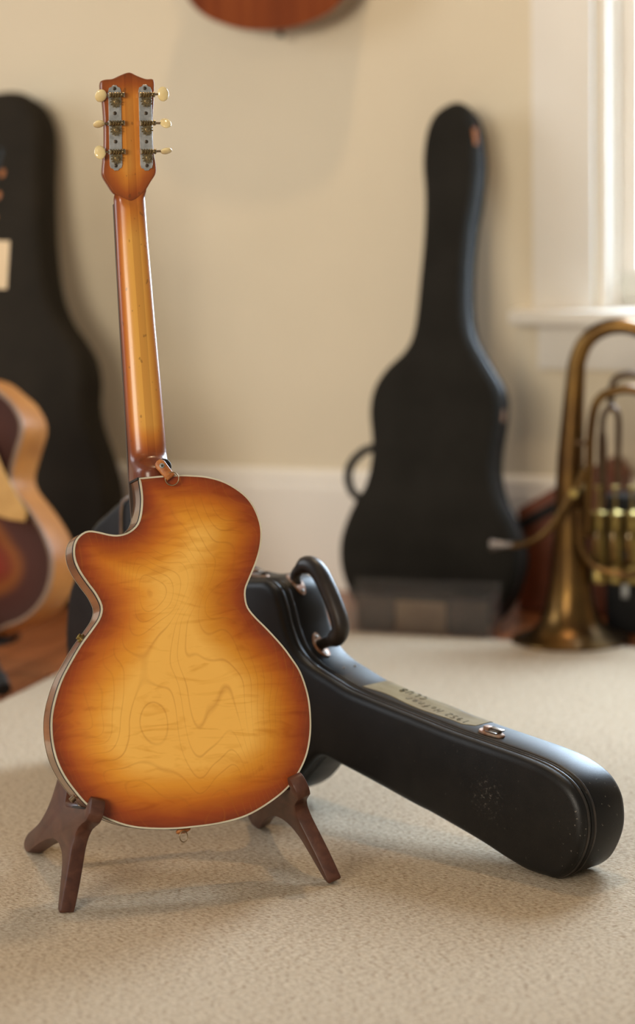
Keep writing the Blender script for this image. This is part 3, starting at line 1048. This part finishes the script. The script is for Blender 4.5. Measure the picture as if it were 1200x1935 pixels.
def top_at(s):
    """index on the upper run of the outline at distance s from the neck end"""
    return min((i for i in range(len(co)) if co[i].y > 0.13), key=lambda i: abs(co[i].x + s) + (0 if s < 0.4 else 0.0))


def on_strip(i, y, h=0.0):
    p, t = frame_at(co, i)
    nn = Vector((t.y, -t.x))
    q = p + nn * h
    return Vector((q.x, y, q.y))


# handle with its two rusty end plates
ia, ib = near(0.5215, 0.3190), near(0.4755, 0.2330)
hp = [(0.5210, 0.3170), (0.5230, 0.3290), (0.5140, 0.3400), (0.4960, 0.3485), (0.4780, 0.3430), (0.4620, 0.3250), (0.4450, 0.2980), (0.4345, 0.2740), (0.4350, 0.2590), (0.4460, 0.2480), (0.4600, 0.2420), (0.4790, 0.2350)]
hs = spline([(-p[0], p[1], 0) for p in hp], 50, closed=False)
hb = MB()
N = len(hs)
rad = []
for i in range(N):
    t = i / (N - 1)
    e = min(t, 1 - t)
    rad.append(0.0078 if e < 0.12 else 0.0078 + 0.0050 * min((e - 0.12) / 0.06, 1))
hb.tube([(p[0], 0.050, p[1]) for p in hs], rad, 16, flat=1.0)
handle = hb.build('handle', 'piping', case)
for i0 in (ia, ib):
    pl_ = MB()
    rr = []
    for k in range(-10, 11):
        i = i0 + k
        w = 0.0105 * (1 - 0.66 * (abs(k) / 10) ** 2) if abs(k) < 10 else 0.0015
        rr.append([on_strip(i, 0.050 - w, 0.0004), on_strip(i, 0.050 - w * 0.8, 0.0026), on_strip(i, 0.050 + w * 0.8, 0.0026), on_strip(i, 0.050 + w, 0.0004)])
    pl_.rings(rr)
    hm = pl_.build('handle_mount', 'copper', case)
    for k in (-7, 7):
        q = on_strip(i0 + k, 0.050, 0.0026)
        p, t = frame_at(co, i0 + k)
        b = MB().lathe([(0.0026, -0.0004), (0.0020, 0.0012), (0.0001, 0.0015)], 12, 'z')
        rot = Vector((0, 0, 1)).rotation_difference(Vector((t.y, 0, -t.x))).to_euler()
        b.build('rivet', 'steel', hm, q, rot)


def latch(i0, y0, flip=1):
    p, t = frame_at(co, i0)
    X = Vector((t.x, 0, t.y)) * flip
    Z = Vector((t.y, 0, -t.x))
    Y = Z.cross(X)
    rot = Matrix((X, Y, Z)).transposed().to_euler()
    base = []
    for k in range(40):
        a_ = 2 * pi * k / 40
        base.append(Vector((0.0230 * cos(a_) * (1 - 0.10 * cos(2 * a_)), 0.0105 * sin(a_) * (1 + 0.12 * cos(3 * a_)))))
    b = MB()
    b.rings([[Vector((q.x, q.y, 0)) for q in base], [Vector((q.x, q.y, 0.0018)) for q in base], [Vector((q.x * 0.95, q.y * 0.9, 0.0030)) for q in base]])
    o = b.build('latch', 'copper', case, on_strip(i0, y0, 0.0006), rot)
    link('latch_bar', bevel_box((-0.004, 0.0005, 0.006), (0.0165, 0.0070, 0.0085), 0.0006), 'silver', o)
    link('latch_bar', bevel_box((-0.006, -0.0075, 0.0035), (0.0130, -0.0035, 0.0050), 0.0005), 'silver', o)
    link('latch_knuckle', bevel_box((-0.0125, -0.004, 0.0025), (-0.0030, 0.0045, 0.0088), 0.0008), 'copper', o)
    link('latch_lever', bevel_box((-0.0040, -0.003, 0.0022), (0.0125, 0.0060, 0.0060), 0.0006), 'screw', o)
    return o


latch(top_at(0.1440), 0.044, -1)
latch(near(0.6000, 0.3200), 0.048, -1)
for s, y in ((0.428, 0.050), (0.4273, 0.070)):
    i = top_at(s)
    MB().lathe([(0.0022, 0), (0.0016, 0.0012), (0.0001, 0.0014)], 12, 'z').build('rivet', 'silver', case, on_strip(i, y, 0.0))
# light wire catch on the body end of the lid
wc = MB()
wc.tube([(-0.8230, -0.002, 0.4205), (-0.8385, -0.003, 0.4115), (-0.8420, -0.003, 0.3950), (-0.8440, -0.003, 0.3400)], 0.0022, 8, flat=0.5)
wc.build('wire_catch', 'silver', lid)

# strip of yellowed tape with pen writing
tr = []
i0, i1 = top_at(0.3760), top_at(0.1800)
st_ = 1 if i1 > i0 else -1
idx = list(range(i0, i1 + st_, st_ * 2))
tp = MB()
for n_i, i in enumerate(idx):
    t = n_i / (len(idx) - 1)
    f = 0.0395 + 0.003 * sin(9 * t) - 0.006 * max(0, 0.15 - t) / 0.15 + (0.012 * max(0, t - 0.92) / 0.08) ** 1
    bk_ = 0.0875 - 0.006 * max(0, 0.06 - t) / 0.06 - 0.001 * sin(14 * t)
    ys = [f + (bk_ - f) * k / 6 for k in range(7)]
    hh = []
    for y in ys:
        ov = max(0, y - (CD - 0.011)) / 0.011
        hh.append(0.0007 - (0.011 - 0.011 * sqrt(max(0, 1 - ov * ov))))
    tr.append([on_strip(i, ys[k], hh[k]) for k in range(7)] + [on_strip(i, ys[k], hh[k] - 0.0006) for k in range(6, -1, -1)])
tp.rings(tr)
tape = tp.build('tape_label', 'tape', case, sm=60)
tape['label'] = 'yellowed tape strip with handwriting'
ST = {'1': [[(.3, .8), (.5, 1), (.5, 0)]], '9': [[(.75, .75), (.5, 1), (.2, .8), (.3, .55), (.6, .55), (.75, .8), (.7, .3), (.5, 0)]], '5': [[(.8, 1), (.25, 1), (.2, .6), (.6, .62), (.78, .35), (.55, 0), (.15, .08)]],
      '2': [[(.15, .8), (.45, 1), (.75, .8), (.6, .45), (.1, 0), (.85, 0)]], 'H': [[(.15, 0), (.2, 1)], [(.8, 0), (.85, 1)], [(.15, .5), (.85, .55)]], 'o': [[(.5, .6), (.2, .35), (.4, 0), (.75, .2), (.7, .5), (.5, .6)]],
      'f': [[(.75, .95), (.5, 1), (.4, .7), (.35, 0)], [(.15, .55), (.7, .6)]], 'n': [[(.2, 0), (.22, .6)], [(.22, .4), (.5, .6), (.75, .5), (.78, 0)]], 'e': [[(.2, .3), (.75, .35), (.6, .6), (.25, .5), (.2, .15), (.5, 0), (.8, .1)]],
      'r': [[(.25, 0), (.3, .6)], [(.28, .35), (.5, .58), (.8, .58)]], 'C': [[(.8, .85), (.5, 1), (.2, .7), (.2, .3), (.5, 0), (.85, .12)]], 'L': [[(.25, 1), (.25, 0), (.8, .03)]], 'U': [[(.15, 1), (.2, .25), (.5, 0), (.75, .25), (.8, 1)]],
      'B': [[(.2, 0), (.2, 1), (.6, .98), (.7, .75), (.25, .52), (.75, .4), (.7, .08), (.2, 0)]], ' ': []}
ink = MB()
arc = [0.0]
for i in idx[:-1]:
    arc.append(arc[-1] + (co[i + 2 * st_] - co[i]).length)


def tape_pt(x, y, h):
    # x: metres from the neck end of the tape towards the case body; y: metres from the lid side
    d = arc[-1] - x
    k = min(range(len(arc)), key=lambda q: abs(arc[q] - d))
    return on_strip(idx[k], y, h)


# finely sampled copy of the outline for the pen strokes
def tape_pt2(x, y, h):
    d = arc[-1] - x
    k = max(0, min(len(arc) - 2, next((q for q in range(len(arc) - 1) if arc[q + 1] >= d), len(arc) - 2)))
    t = (d - arc[k]) / max(arc[k + 1] - arc[k], 1e-9)
    return on_strip(idx[k], y, h).lerp(on_strip(idx[k + 1], y, h), t)


def write(txt, x0, ybase, cw, hgt, th):
    x = x0
    for chh in txt:
        for stt in ST[chh]:
            pts = spline([(x + p[0] * cw * 0.85, ybase - p[1] * hgt, 0) for p in stt], max(3, 5 * len(stt)), closed=False)
            ink.tube([tape_pt2(p[0], p[1], 0.0009) for p in pts], th, 5, flat=0.5)
        x += cw


write('1952', 0.014, 0.0585, 0.0108, 0.012, 0.00035)
write('Hofner', 0.0640, 0.0595, 0.0118, 0.0135, 0.00035)
write('CLUB', 0.1120, 0.0800, 0.0130, 0.0125, 0.0006)
ink.build('handwriting', 'ink', tape)

# --- the upright case leaning on the wall in the middle
TC = [(0.2318, 1.0275), (0.2042, 1.0177), (0.1840, 0.9986), (0.1733, 0.9693), (0.1693, 0.9312), (0.1704, 0.8966), (0.1764, 0.8533), (0.1792, 0.8105), (0.1799, 0.7484), (0.1776, 0.6793), (0.1728, 0.5865), (0.1578, 0.5421), (0.1206, 0.5034), (0.0983, 0.4652), (0.0923, 0.4205), (0.1000, 0.3662), (0.1010, 0.3214), (0.0924, 0.2767), (0.0731, 0.2422), (0.0547, 0.1934), (0.0488, 0.1522), (0.0567, 0.1046), (0.0816, 0.0546), (0.1200, 0.0180), (0.1700, 0.0030), (0.2400, 0.0), (0.3050, 0.0030), (0.3560, 0.0240), (0.3920, 0.0700), (0.4080, 0.1250), (0.4069, 0.1714), (0.3888, 0.2158), (0.3656, 0.2551), (0.3503, 0.3020), (0.3475, 0.3483), (0.3537, 0.4162), (0.3496, 0.4667), (0.3183, 0.5169), (0.2830, 0.5776), (0.2704, 0.6623), (0.2710, 0.7721), (0.2789, 0.8441), (0.2813, 0.8956), (0.2780, 0.9390), (0.2690, 0.9850), (0.2560, 1.0130)]
to = ccw([Vector((p[0], p[1])) for p in spline(TC, 300)])
tall = thing('guitar_case', 'black guitar case standing upright against the wall beside the window', 'guitar case', wp(0, 0.372, FZ), (radians(-14), 0, WALL_YAW), 'cases leaning on the wall')
# the outline above is measured from this base
tl, tbod = case_shell(to, 0.098, 0.034, 0.020, tall, 'darkcase', 'piping')
hs = spline([(0.098, 0.355, 0), (0.073, 0.347, 0), (0.0500, 0.325, 0), (0.0425, 0.300, 0), (0.0475, 0.275, 0), (0.062, 0.258, 0), (0.082, 0.252, 0)], 30, closed=False)
MB().tube([(p[0], 0.055, p[1]) for p in hs], 0.0085, 10, flat=1.3).build('handle', 'black', tall)
link('worn_patch', bevel_box((-0.004, -0.001, -0.016), (0.004, 0.003, 0.016), 0.001), 'leather', tall, (0.2735, 0.010, 0.958), (0, radians(-8), radians(45)))
link('latch', bevel_box((-0.003, -0.008, -0.012), (0.003, 0.008, 0.012), 0.001), 'copper', tall, (0.3535, 0.036, 0.420), (0, 0, 0))

# --- the big case at the left
HP = [(0.000, 0.000), (0.060, 0.002), (0.130, 0.012), (0.185, 0.045), (0.218, 0.100), (0.230, 0.165), (0.226, 0.240), (0.206, 0.310), (0.186, 0.365), (0.178, 0.410), (0.180, 0.455), (0.172, 0.500), (0.150, 0.540), (0.118, 0.585), (0.096, 0.640), (0.085, 0.710), (0.080, 0.790), (0.079, 0.870), (0.081, 0.940), (0.078, 0.990), (0.062, 1.030), (0.034, 1.056), (0.000, 1.062)]
full = HP + [(-x, z) for x, z in HP[::-1][1:-1]]
bo2 = ccw([Vector((p[0], p[1])) for p in spline(full, 260)])
big = thing('guitar_case', 'large dull black guitar case leaning on the wall at the left edge', 'guitar case', wp(-0.662, 0.36, FZ), (radians(-13), 0, WALL_YAW), 'cases leaning on the wall')
bo2 = [Vector((p.x * cos(radians(4.2)) - p.y * sin(radians(4.2)), p.x * sin(radians(4.2)) + p.y * cos(radians(4.2)))) for p in bo2]
zmin = min(p.y for p in bo2)
bo2 = [Vector((p.x, p.y - zmin)) for p in bo2]
case_shell(bo2, 0.11, 0.04, 0.022, big, 'browncase', 'browncase')

# ------------------------------------------------------------------ archtop guitar at the left edge, in a tube stand
AO = Vector((-0.5697, 4.6274, 0.0800))
arch = thing('archtop_guitar', 'dark red sunburst archtop guitar with honey-coloured rim at the left edge', 'guitar', AO + Vector((0.011, 0, 0)), (radians(-10), 0, radians(-27)))
AH = [(0.000, -0.034), (0.060, -0.024), (0.115, 0.000), (0.148, 0.014), (0.180, 0.041), (0.200, 0.080), (0.2015, 0.128), (0.181, 0.172), (0.147, 0.212), (0.113, 0.245), (0.104, 0.268), (0.113, 0.304), (0.123, 0.337), (0.119, 0.361), (0.098, 0.386), (0.073, 0.402), (0.040, 0.420), (0.000, 0.426)]
AH = [(x, z if z < 0.25 else 0.25 + (z - 0.25) * 1.10) for x, z in AH]
ah = AH + [(-x, z) for x, z in AH[::-1][1:-1]]
ao = ccw([Vector((p[0] - 0.1145, p[1])) for p in spline(ah, 220)])
MB().rings([ring(inset(ao, 0.001), 0.002), ring(ao, 0.006), ring(ao, 0.080), ring(inset(ao, 0.001), 0.084)], cap=False).build('body_rim', 'maple_side', arch)
plate('top', inset(ao, 0.004), 0.0, -0.018, 0.10, 'archtop', arch, 0.012, 0.15, 0.01)
plate('back', inset(ao, 0.002), 0.084, 0.016, 0.10, 'maple_side', arch, 0.014, 0.12, 0.01)
MB().rings([ring(inset(ao, 0.005), -0.0005), ring(ao, -0.0005), ring(ao, 0.006)], cap=False).build('binding', simple('dark_cream_binding', (0.25, 0.16, 0.10), (0.2, 0.12, 0.08), 20, 0.5), arch, sm=30)
pgo = ccw([Vector(p) for p in [(-0.0600, 0.3550), (-0.0300, 0.3200), (-0.0160, 0.2930), (-0.0050, 0.2760), (0.0200, 0.2430), (0.0480, 0.2060), (0.0450, 0.1900), (0.0150, 0.1915), (-0.0080, 0.1960), (-0.0450, 0.2050), (-0.0650, 0.2200)]])
MB().rings([ring(inset(pgo, 0.001), -0.031), ring(pgo, -0.030), ring(pgo, -0.028)]).build('pickguard', simple('amber_pickguard', (0.56, 0.32, 0.10), (0.46, 0.25, 0.07), 30, 0.3), arch, sm=30)
# neck leans a little to the right of the body axis
nk_ = MB()
rr = []
for z, hw in ((0.40, 0.027), (0.50, 0.0245), (0.62, 0.022), (0.705, 0.0215)):
    xc = -0.1145 - (z - 0.40) * 0.010
    y = -0.028 + (z - 0.40) * 0.05
    rr.append([Vector((xc - hw, y, z)), Vector((xc + hw, y, z)), Vector((xc + hw * 0.8, y + 0.016, z)), Vector((xc, y + 0.022, z)), Vector((xc - hw * 0.8, y + 0.016, z))])
nk_.rings(rr).build('neck', 'ebony', arch, sm=None)
hdo = ccw([Vector(p) for p in [(-0.022, 0.0), (0.022, 0.0), (0.028, 0.03), (0.026, 0.10), (0.030, 0.165), (0.0, 0.178), (-0.030, 0.165), (-0.026, 0.10), (-0.028, 0.03)]])
BB_ = ellipsoid(0.0060, 0.0031, 0.0080)
hso = MB().rings([ring(inset(hdo, .001), 0), ring(hdo, .001), ring(hdo, 0.015)]).build('headstock', 'browncase', arch, (-0.1180, -0.013, 0.700), (radians(-12), 0, radians(0)), sm=30)
for i in range(3):
    for s in (-1, 1):
        MB().tube([(s * 0.020, 0.014, 0.035 + 0.042 * i), (s * 0.032, 0.016, 0.035 + 0.042 * i)], 0.002, 8).build('shaft', 'screw', hso)
        link('button', BB_, 'leather', hso, (s * 0.035, 0.014, 0.035 + 0.042 * i))
for s in range(6):
    x0, x1 = -0.1145 + (s - 2.5) * 0.0100, -0.1185 + (s - 2.5) * 0.0070
    MB().tube([(x0, -0.040, 0.16), (x1, -0.017, 0.705)], 0.0006, 5).build('string', 'steel', arch)
link('bridge', bevel_box((-0.075, -0.036, -0.006), (0.075, -0.016, 0.006), 0.003), 'ebony', arch, (-0.1145, 0, 0.165))
link('tailpiece', bevel_box((-0.030, -0.030, -0.05), (0.030, -0.024, 0.05), 0.002), 'brass_pale', arch, (-0.1145, 0, 0.04))

# paper tag hanging in front of its neck
tg = thing('price_tag', 'cream paper tag hanging on a string by the archtop neck', 'tag', AO + Vector((0.011, 0, 0)), (radians(-10), 0, radians(-27)))
link('tag_card', bevel_box((-0.090, -0.0265, 0.6000), (-0.0240, -0.0255, 0.6860), 0.0004), 'paper', tg)
MB().tube([(-0.052, -0.026, 0.684), (-0.064, -0.024, 0.71), (-0.084, -0.010, 0.730)], 0.0009, 6).build('tag_string', 'cream', tg)

# tubular stand under the archtop
tsd = thing('guitar_stand', 'black tube stand with rubber feet under the archtop guitar', 'guitar stand', Vector((AO.x - 0.10, AO.y + 0.10, FZ)), (0, 0, radians(-27)))
for ex, ey, nm in ((0.238, -0.193, 0), (-0.238, -0.193, 1), (0.0, 0.20, 2)):
    p0 = Vector((0, 0.02, 0.16))
    p1 = Vector((ex, ey, 0.014))
    lg = MB().tube([p0, p0.lerp(p1, 0.5) + Vector((0, 0, 0.012)), p1], 0.0085, 10).build('leg', 'black', tsd)
    d_ = (p1 - p0).normalized()
    MB().tube([p1 - d_ * 0.035, p1 + d_ * 0.002], [0.0135, 0.0138], 12).build('rubber_foot', 'black', lg)
MB().tube([(0, 0.02, 0.12), (0, 0.05, 0.50)], 0.010, 12).build('pole', 'black', tsd)
MB().tube([(-0.13, -0.10, 0.058), (-0.12, 0.0, 0.052), (0.0, 0.03, 0.055), (0.12, 0.0, 0.052), (0.13, -0.10, 0.058)], 0.0075, 10).build('cradle', 'black', tsd)

# ------------------------------------------------------------------ flat-top guitar hanging on the wall
hang = thing('acoustic_guitar', 'red mahogany acoustic guitar hanging high on the wall, lower end showing', 'guitar', wp(-0.158, 0, 1.1335), WROT)
QH = [(0.000, 0.000), (0.050, 0.0030), (0.095, 0.0150), (0.135, 0.0330), (0.166, 0.0630), (0.182, 0.1050), (0.184, 0.1450), (0.170, 0.1900), (0.142, 0.2350), (0.124, 0.2750), (0.126, 0.3200), (0.138, 0.3650), (0.138, 0.4050), (0.118, 0.4450), (0.075, 0.4700), (0.0, 0.4780)]
qo = ccw([Vector((p[0], p[1])) for p in spline(QH + [(-x, z) for x, z in QH[::-1][1:-1]], 200)])
MB().rings([ring(inset(qo, 0.001), -0.114), ring(qo, -0.111), ring(qo, -0.018), ring(inset(qo, 0.001), -0.015)], cap=False).build('body_rim', 'mahogany_side', hang)
plate('top', inset(qo, 0.001), -0.114, -0.001, 0.05, 'mahogany', hang, 0.02, 0.1)
plate('back', inset(qo, 0.001), -0.015, 0.006, 0.05, 'mahogany', hang, 0.02, 0.1)
MB().lathe([(0.0045, 0.004), (0.0045, -0.004), (0.0075, -0.008), (0.0070, -0.012), (0.0001, -0.013)], 14, 'z').build('end_pin', 'black', hang, (0.010, -0.066, 0.0))
MB().box((-0.026, -0.135, 0.46), (0.026, -0.105, 0.86)).build('neck', 'mahogany', hang, sm=None)
MB().box((-0.037, -0.128, 0.86), (0.037, -0.108, 1.05)).build('headstock', 'mahogany', hang, sm=None)
whk = thing('wall_hanger', 'black padded wall hook holding the mahogany guitar by its headstock', 'wall hook', wp(-0.158, 0, 1.985), WROT)
MB().box((-0.04, -0.015, -0.05), (0.04, 0, 0.05)).build('hanger_plate', 'black', whk, sm=None)
MB().tube([(0, -0.01, 0), (0, -0.085, 0)], 0.008, 10).build('hanger_arm', 'black', whk)
for s in (-1, 1):
    MB().tube([(0, -0.080, 0), (s * 0.042, -0.090, 0), (s * 0.042, -0.150, 0.004)], 0.007, 10).build('hanger_fork', 'black', whk)

# ------------------------------------------------------------------ brass horn standing on its bell
HDEP = 0.41
horn = thing('brass_horn', 'aged brass horn with valves standing on its bell beside the window', 'brass horn', wp(0.5320, HDEP, 0), WROT)
OX = 0.5320


def hx(a, z, y=0.0):
    return Vector((a - OX, y, z))


# main tube: bell on the ground, stem rising and bending over to the right
stem = [(0.5305, 0.0005, 0.1070), (0.5305, 0.0030, 0.1040), (0.5305, 0.0100, 0.0900), (0.5302, 0.0200, 0.0740), (0.5300, 0.0350, 0.0580), (0.5298, 0.0600, 0.0480), (0.5300, 0.1050, 0.0395), (0.5302, 0.1700, 0.0330), (0.5305, 0.2540, 0.0285), (0.5318, 0.3420, 0.0245), (0.5384, 0.4450, 0.0195), (0.5440, 0.5140, 0.0165)]
arc_ = []
for i in range(1, 13):
    t = pi * i / 12
    arc_.append((0.6250 - 0.078 * cos(t) , 0.5140 + 0.0700 * sin(t), 0.0165 - 0.005 * i / 12))
prof_ = stem + arc_ + [(0.7030, 0.4200, 0.0110), (0.7030, 0.2600, 0.0085), (0.6900, 0.1900, 0.0085)]
MB().tube([hx(p[0], p[1]) for p in prof_], [p[2] for p in prof_], 26, cap=False).build('bell_and_stem', 'brass', horn, sm=60)
MB().tube([hx(0.5305 + 0.1068 * cos(2 * pi * i / 40), 0.0028, 0.1068 * sin(2 * pi * i / 40)) for i in range(40)], 0.0028, 8, closed=True).build('bell_rim', 'brass', horn)


def pipe(name, pts, r, mat='brass', y=0.0, n=None):
    q = spline([(p[0], p[1], p[2] if len(p) > 2 else 0) for p in pts], n or 8 * len(pts), closed=False)
    return MB().tube([hx(p[0], p[1], y + p[2]) for p in q], r, 12).build(name, mat, horn, sm=60)


pipe('outer_branch', [(0.5700, 0.2000), (0.5722, 0.2554), (0.5753, 0.3439), (0.5774, 0.3909), (0.5845, 0.4368), (0.5973, 0.4575), (0.6181, 0.4676), (0.6475, 0.4721), (0.6750, 0.4640), (0.6880, 0.4350), (0.6900, 0.3300)], 0.0085, 'brass', -0.030)
pipe('lower_branch', [(0.5601, 0.2551), (0.5618, 0.2200), (0.5660, 0.1860), (0.5828, 0.1570), (0.6077, 0.1432), (0.6474, 0.1370), (0.6750, 0.1500), (0.6850, 0.2000), (0.6860, 0.3000)], 0.0075, 'brass', -0.055)
pipe('tuning_slide', [(0.5960, 0.3000), (0.5982, 0.3592), (0.5992, 0.4128), (0.6062, 0.4324), (0.6151, 0.4385), (0.6239, 0.4328), (0.6288, 0.4135), (0.6278, 0.3551), (0.6260, 0.3000)], 0.0058, 'brass_dark', -0.030)
pipe('tuning_slide', [(0.5870, 0.2500), (0.5860, 0.3500), (0.5890, 0.3900), (0.5940, 0.3600), (0.5930, 0.2500)], 0.0055, 'brass_dark', 0.005)
pipe('upper_branch', [(0.6020, 0.4300), (0.6060, 0.4750), (0.6180, 0.4890), (0.6475, 0.4933), (0.6800, 0.4850), (0.6950, 0.4500), (0.6950, 0.3500)], 0.0062, 'brass_dark', 0.020)
pipe('mouth_pipe', [(0.4200, 0.1812), (0.4450, 0.1830), (0.4774, 0.1945), (0.5050, 0.2170), (0.5270, 0.2480), (0.5480, 0.2790), (0.5600, 0.3000), (0.5720, 0.3300)], [0.0052 + 0.00004 * i for i in range(64)], 'brass', -0.050)
mp_ = MB().lathe([(0.0105, -0.012), (0.0110, -0.010), (0.0100, -0.006), (0.0070, 0.006), (0.0058, 0.020), (0.0056, 0.030)], 18, 'x').build('mouthpiece', 'dull_silver', horn, hx(0.4050, 0.1812, -0.050), (0, radians(-4), 0))
pipe('brace', [(0.5560, 0.2862, -0.075), (0.5560, 0.2864, -0.055), (0.5560, 0.2866, -0.02)], 0.0078, 'brass_pale', 0.0)
pipe('brace', [(0.5420, 0.3700), (0.5600, 0.3705), (0.5760, 0.3700)], 0.0050, 'brass_dark', -0.015)
for i in range(3):
    x = 0.5860 + 0.0300 * i
    v = MB().lathe([(0.0001, 0.112), (0.0140, 0.112), (0.0146, 0.116), (0.0146, 0.124), (0.0136, 0.126), (0.0136, 0.232), (0.0146, 0.234), (0.0146, 0.242), (0.0045, 0.246), (0.0028, 0.248), (0.0028, 0.286), (0.0090, 0.288), (0.0090, 0.291), (0.0001, 0.292)], 18, 'z').build('valve', 'brass_pale', horn, (x - OX, -0.006 + 0.004 * i, 0))
    pipe('valve_slide', [(x, 0.205, -0.012), (x + 0.002, 0.203, -0.040), (x + 0.006, 0.190, -0.048), (x + 0.006, 0.165, -0.046), (x + 0.002, 0.152, -0.038), (x, 0.150, -0.012)], 0.0050, 'brass', 0.0)
    MB().tube([(x - OX, -0.016, 0.168), (x - OX, -0.020, 0.168)], 0.006, 12).build('valve_port', 'black', v)

# black box behind the horn, brown leather case behind that
bx_ = thing('instrument_box', 'black box on the floor behind the valves of the brass horn', 'box', wp(0.655, 0.27, FZ), WROT)
link('box_body', bevel_box((-0.085, -0.035, 0), (0.095, 0.035, 0.225), 0.008), 'black', bx_)
link('box_lid', bevel_box((-0.087, -0.037, 0.226), (0.097, 0.037, 0.262), 0.006), 'black', bx_)
link('clasp', bevel_box((-0.006, -0.044, 0.070), (0.006, -0.034, 0.095), 0.001), 'steel', bx_, (-0.045, 0, 0))
br = thing('leather_case', 'red-brown leather case with sloping top between the upright case and the horn', 'case', wp(0.47, 0.02, FZ), WROT)
bp = ccw([Vector(p) for p in [(-0.115, 0.002), (0.085, 0.002), (0.085, 0.270), (0.062, 0.300), (0.040, 0.294), (-0.030, 0.254), (-0.115, 0.203)]])
MB().rings([ring(inset(bp, 0.006), -0.125), ring(inset(bp, 0.001), -0.122), ring(bp, -0.118), ring(bp, -0.006), ring(inset(bp, 0.004), -0.003)]).build('case_body', 'brownbox', br, sm=30)
bnd = MB()
bnd.tube([(-0.116, -0.126, 0.168), (-0.03, -0.127, 0.216), (0.030, -0.127, 0.252)], 0.010, 8, flat=0.4)
bnd.build('dark_band', 'black', br)

# clear acrylic display box on the floorboards in front of the upright case
acr = thing('acrylic_box', 'low clear acrylic display box with cards inside in front of the upright case', 'display box', wp(0.246, 0.436, FZ), WROT)
W2, DP, HT_ = 0.143, 0.055, 0.088
th = 0.004
for nm, lo, hi in (('front_panel', (-W2, -0.002, 0), (W2, -0.002 + th, HT_)), ('back_panel', (-W2, DP - th, 0), (W2, DP, HT_ + 0.012)), ('end_panel', (-W2, 0.002, 0), (-W2 + th, DP - th, HT_)), ('end_panel', (W2 - th, 0.002, 0), (W2, DP - th, HT_)), ('base_panel', (-W2 + th, 0.002, 0), (W2 - th, DP - th, th))):
    link(nm, bevel_box(lo, hi, 0.001), 'acrylic', acr)
for i, (x0, x1, h, m) in enumerate(((-0.130, -0.058, 0.070, 'greycard'), (-0.054, 0.046, 0.066, 'card'), (0.052, 0.128, 0.072, 'greycard'))):
    cd = link('display_card', bevel_box((x0, 0.018, 0.0045), (x1, 0.022, h), 0.0006), m, None, wp(0.246, 0.436, FZ), WROT)
    tag(cd, ('dark card at the left end of the acrylic box', 'tan card in the middle of the acrylic box', 'dark card at the right end of the acrylic box')[i], 'card', 'cards in the acrylic box')
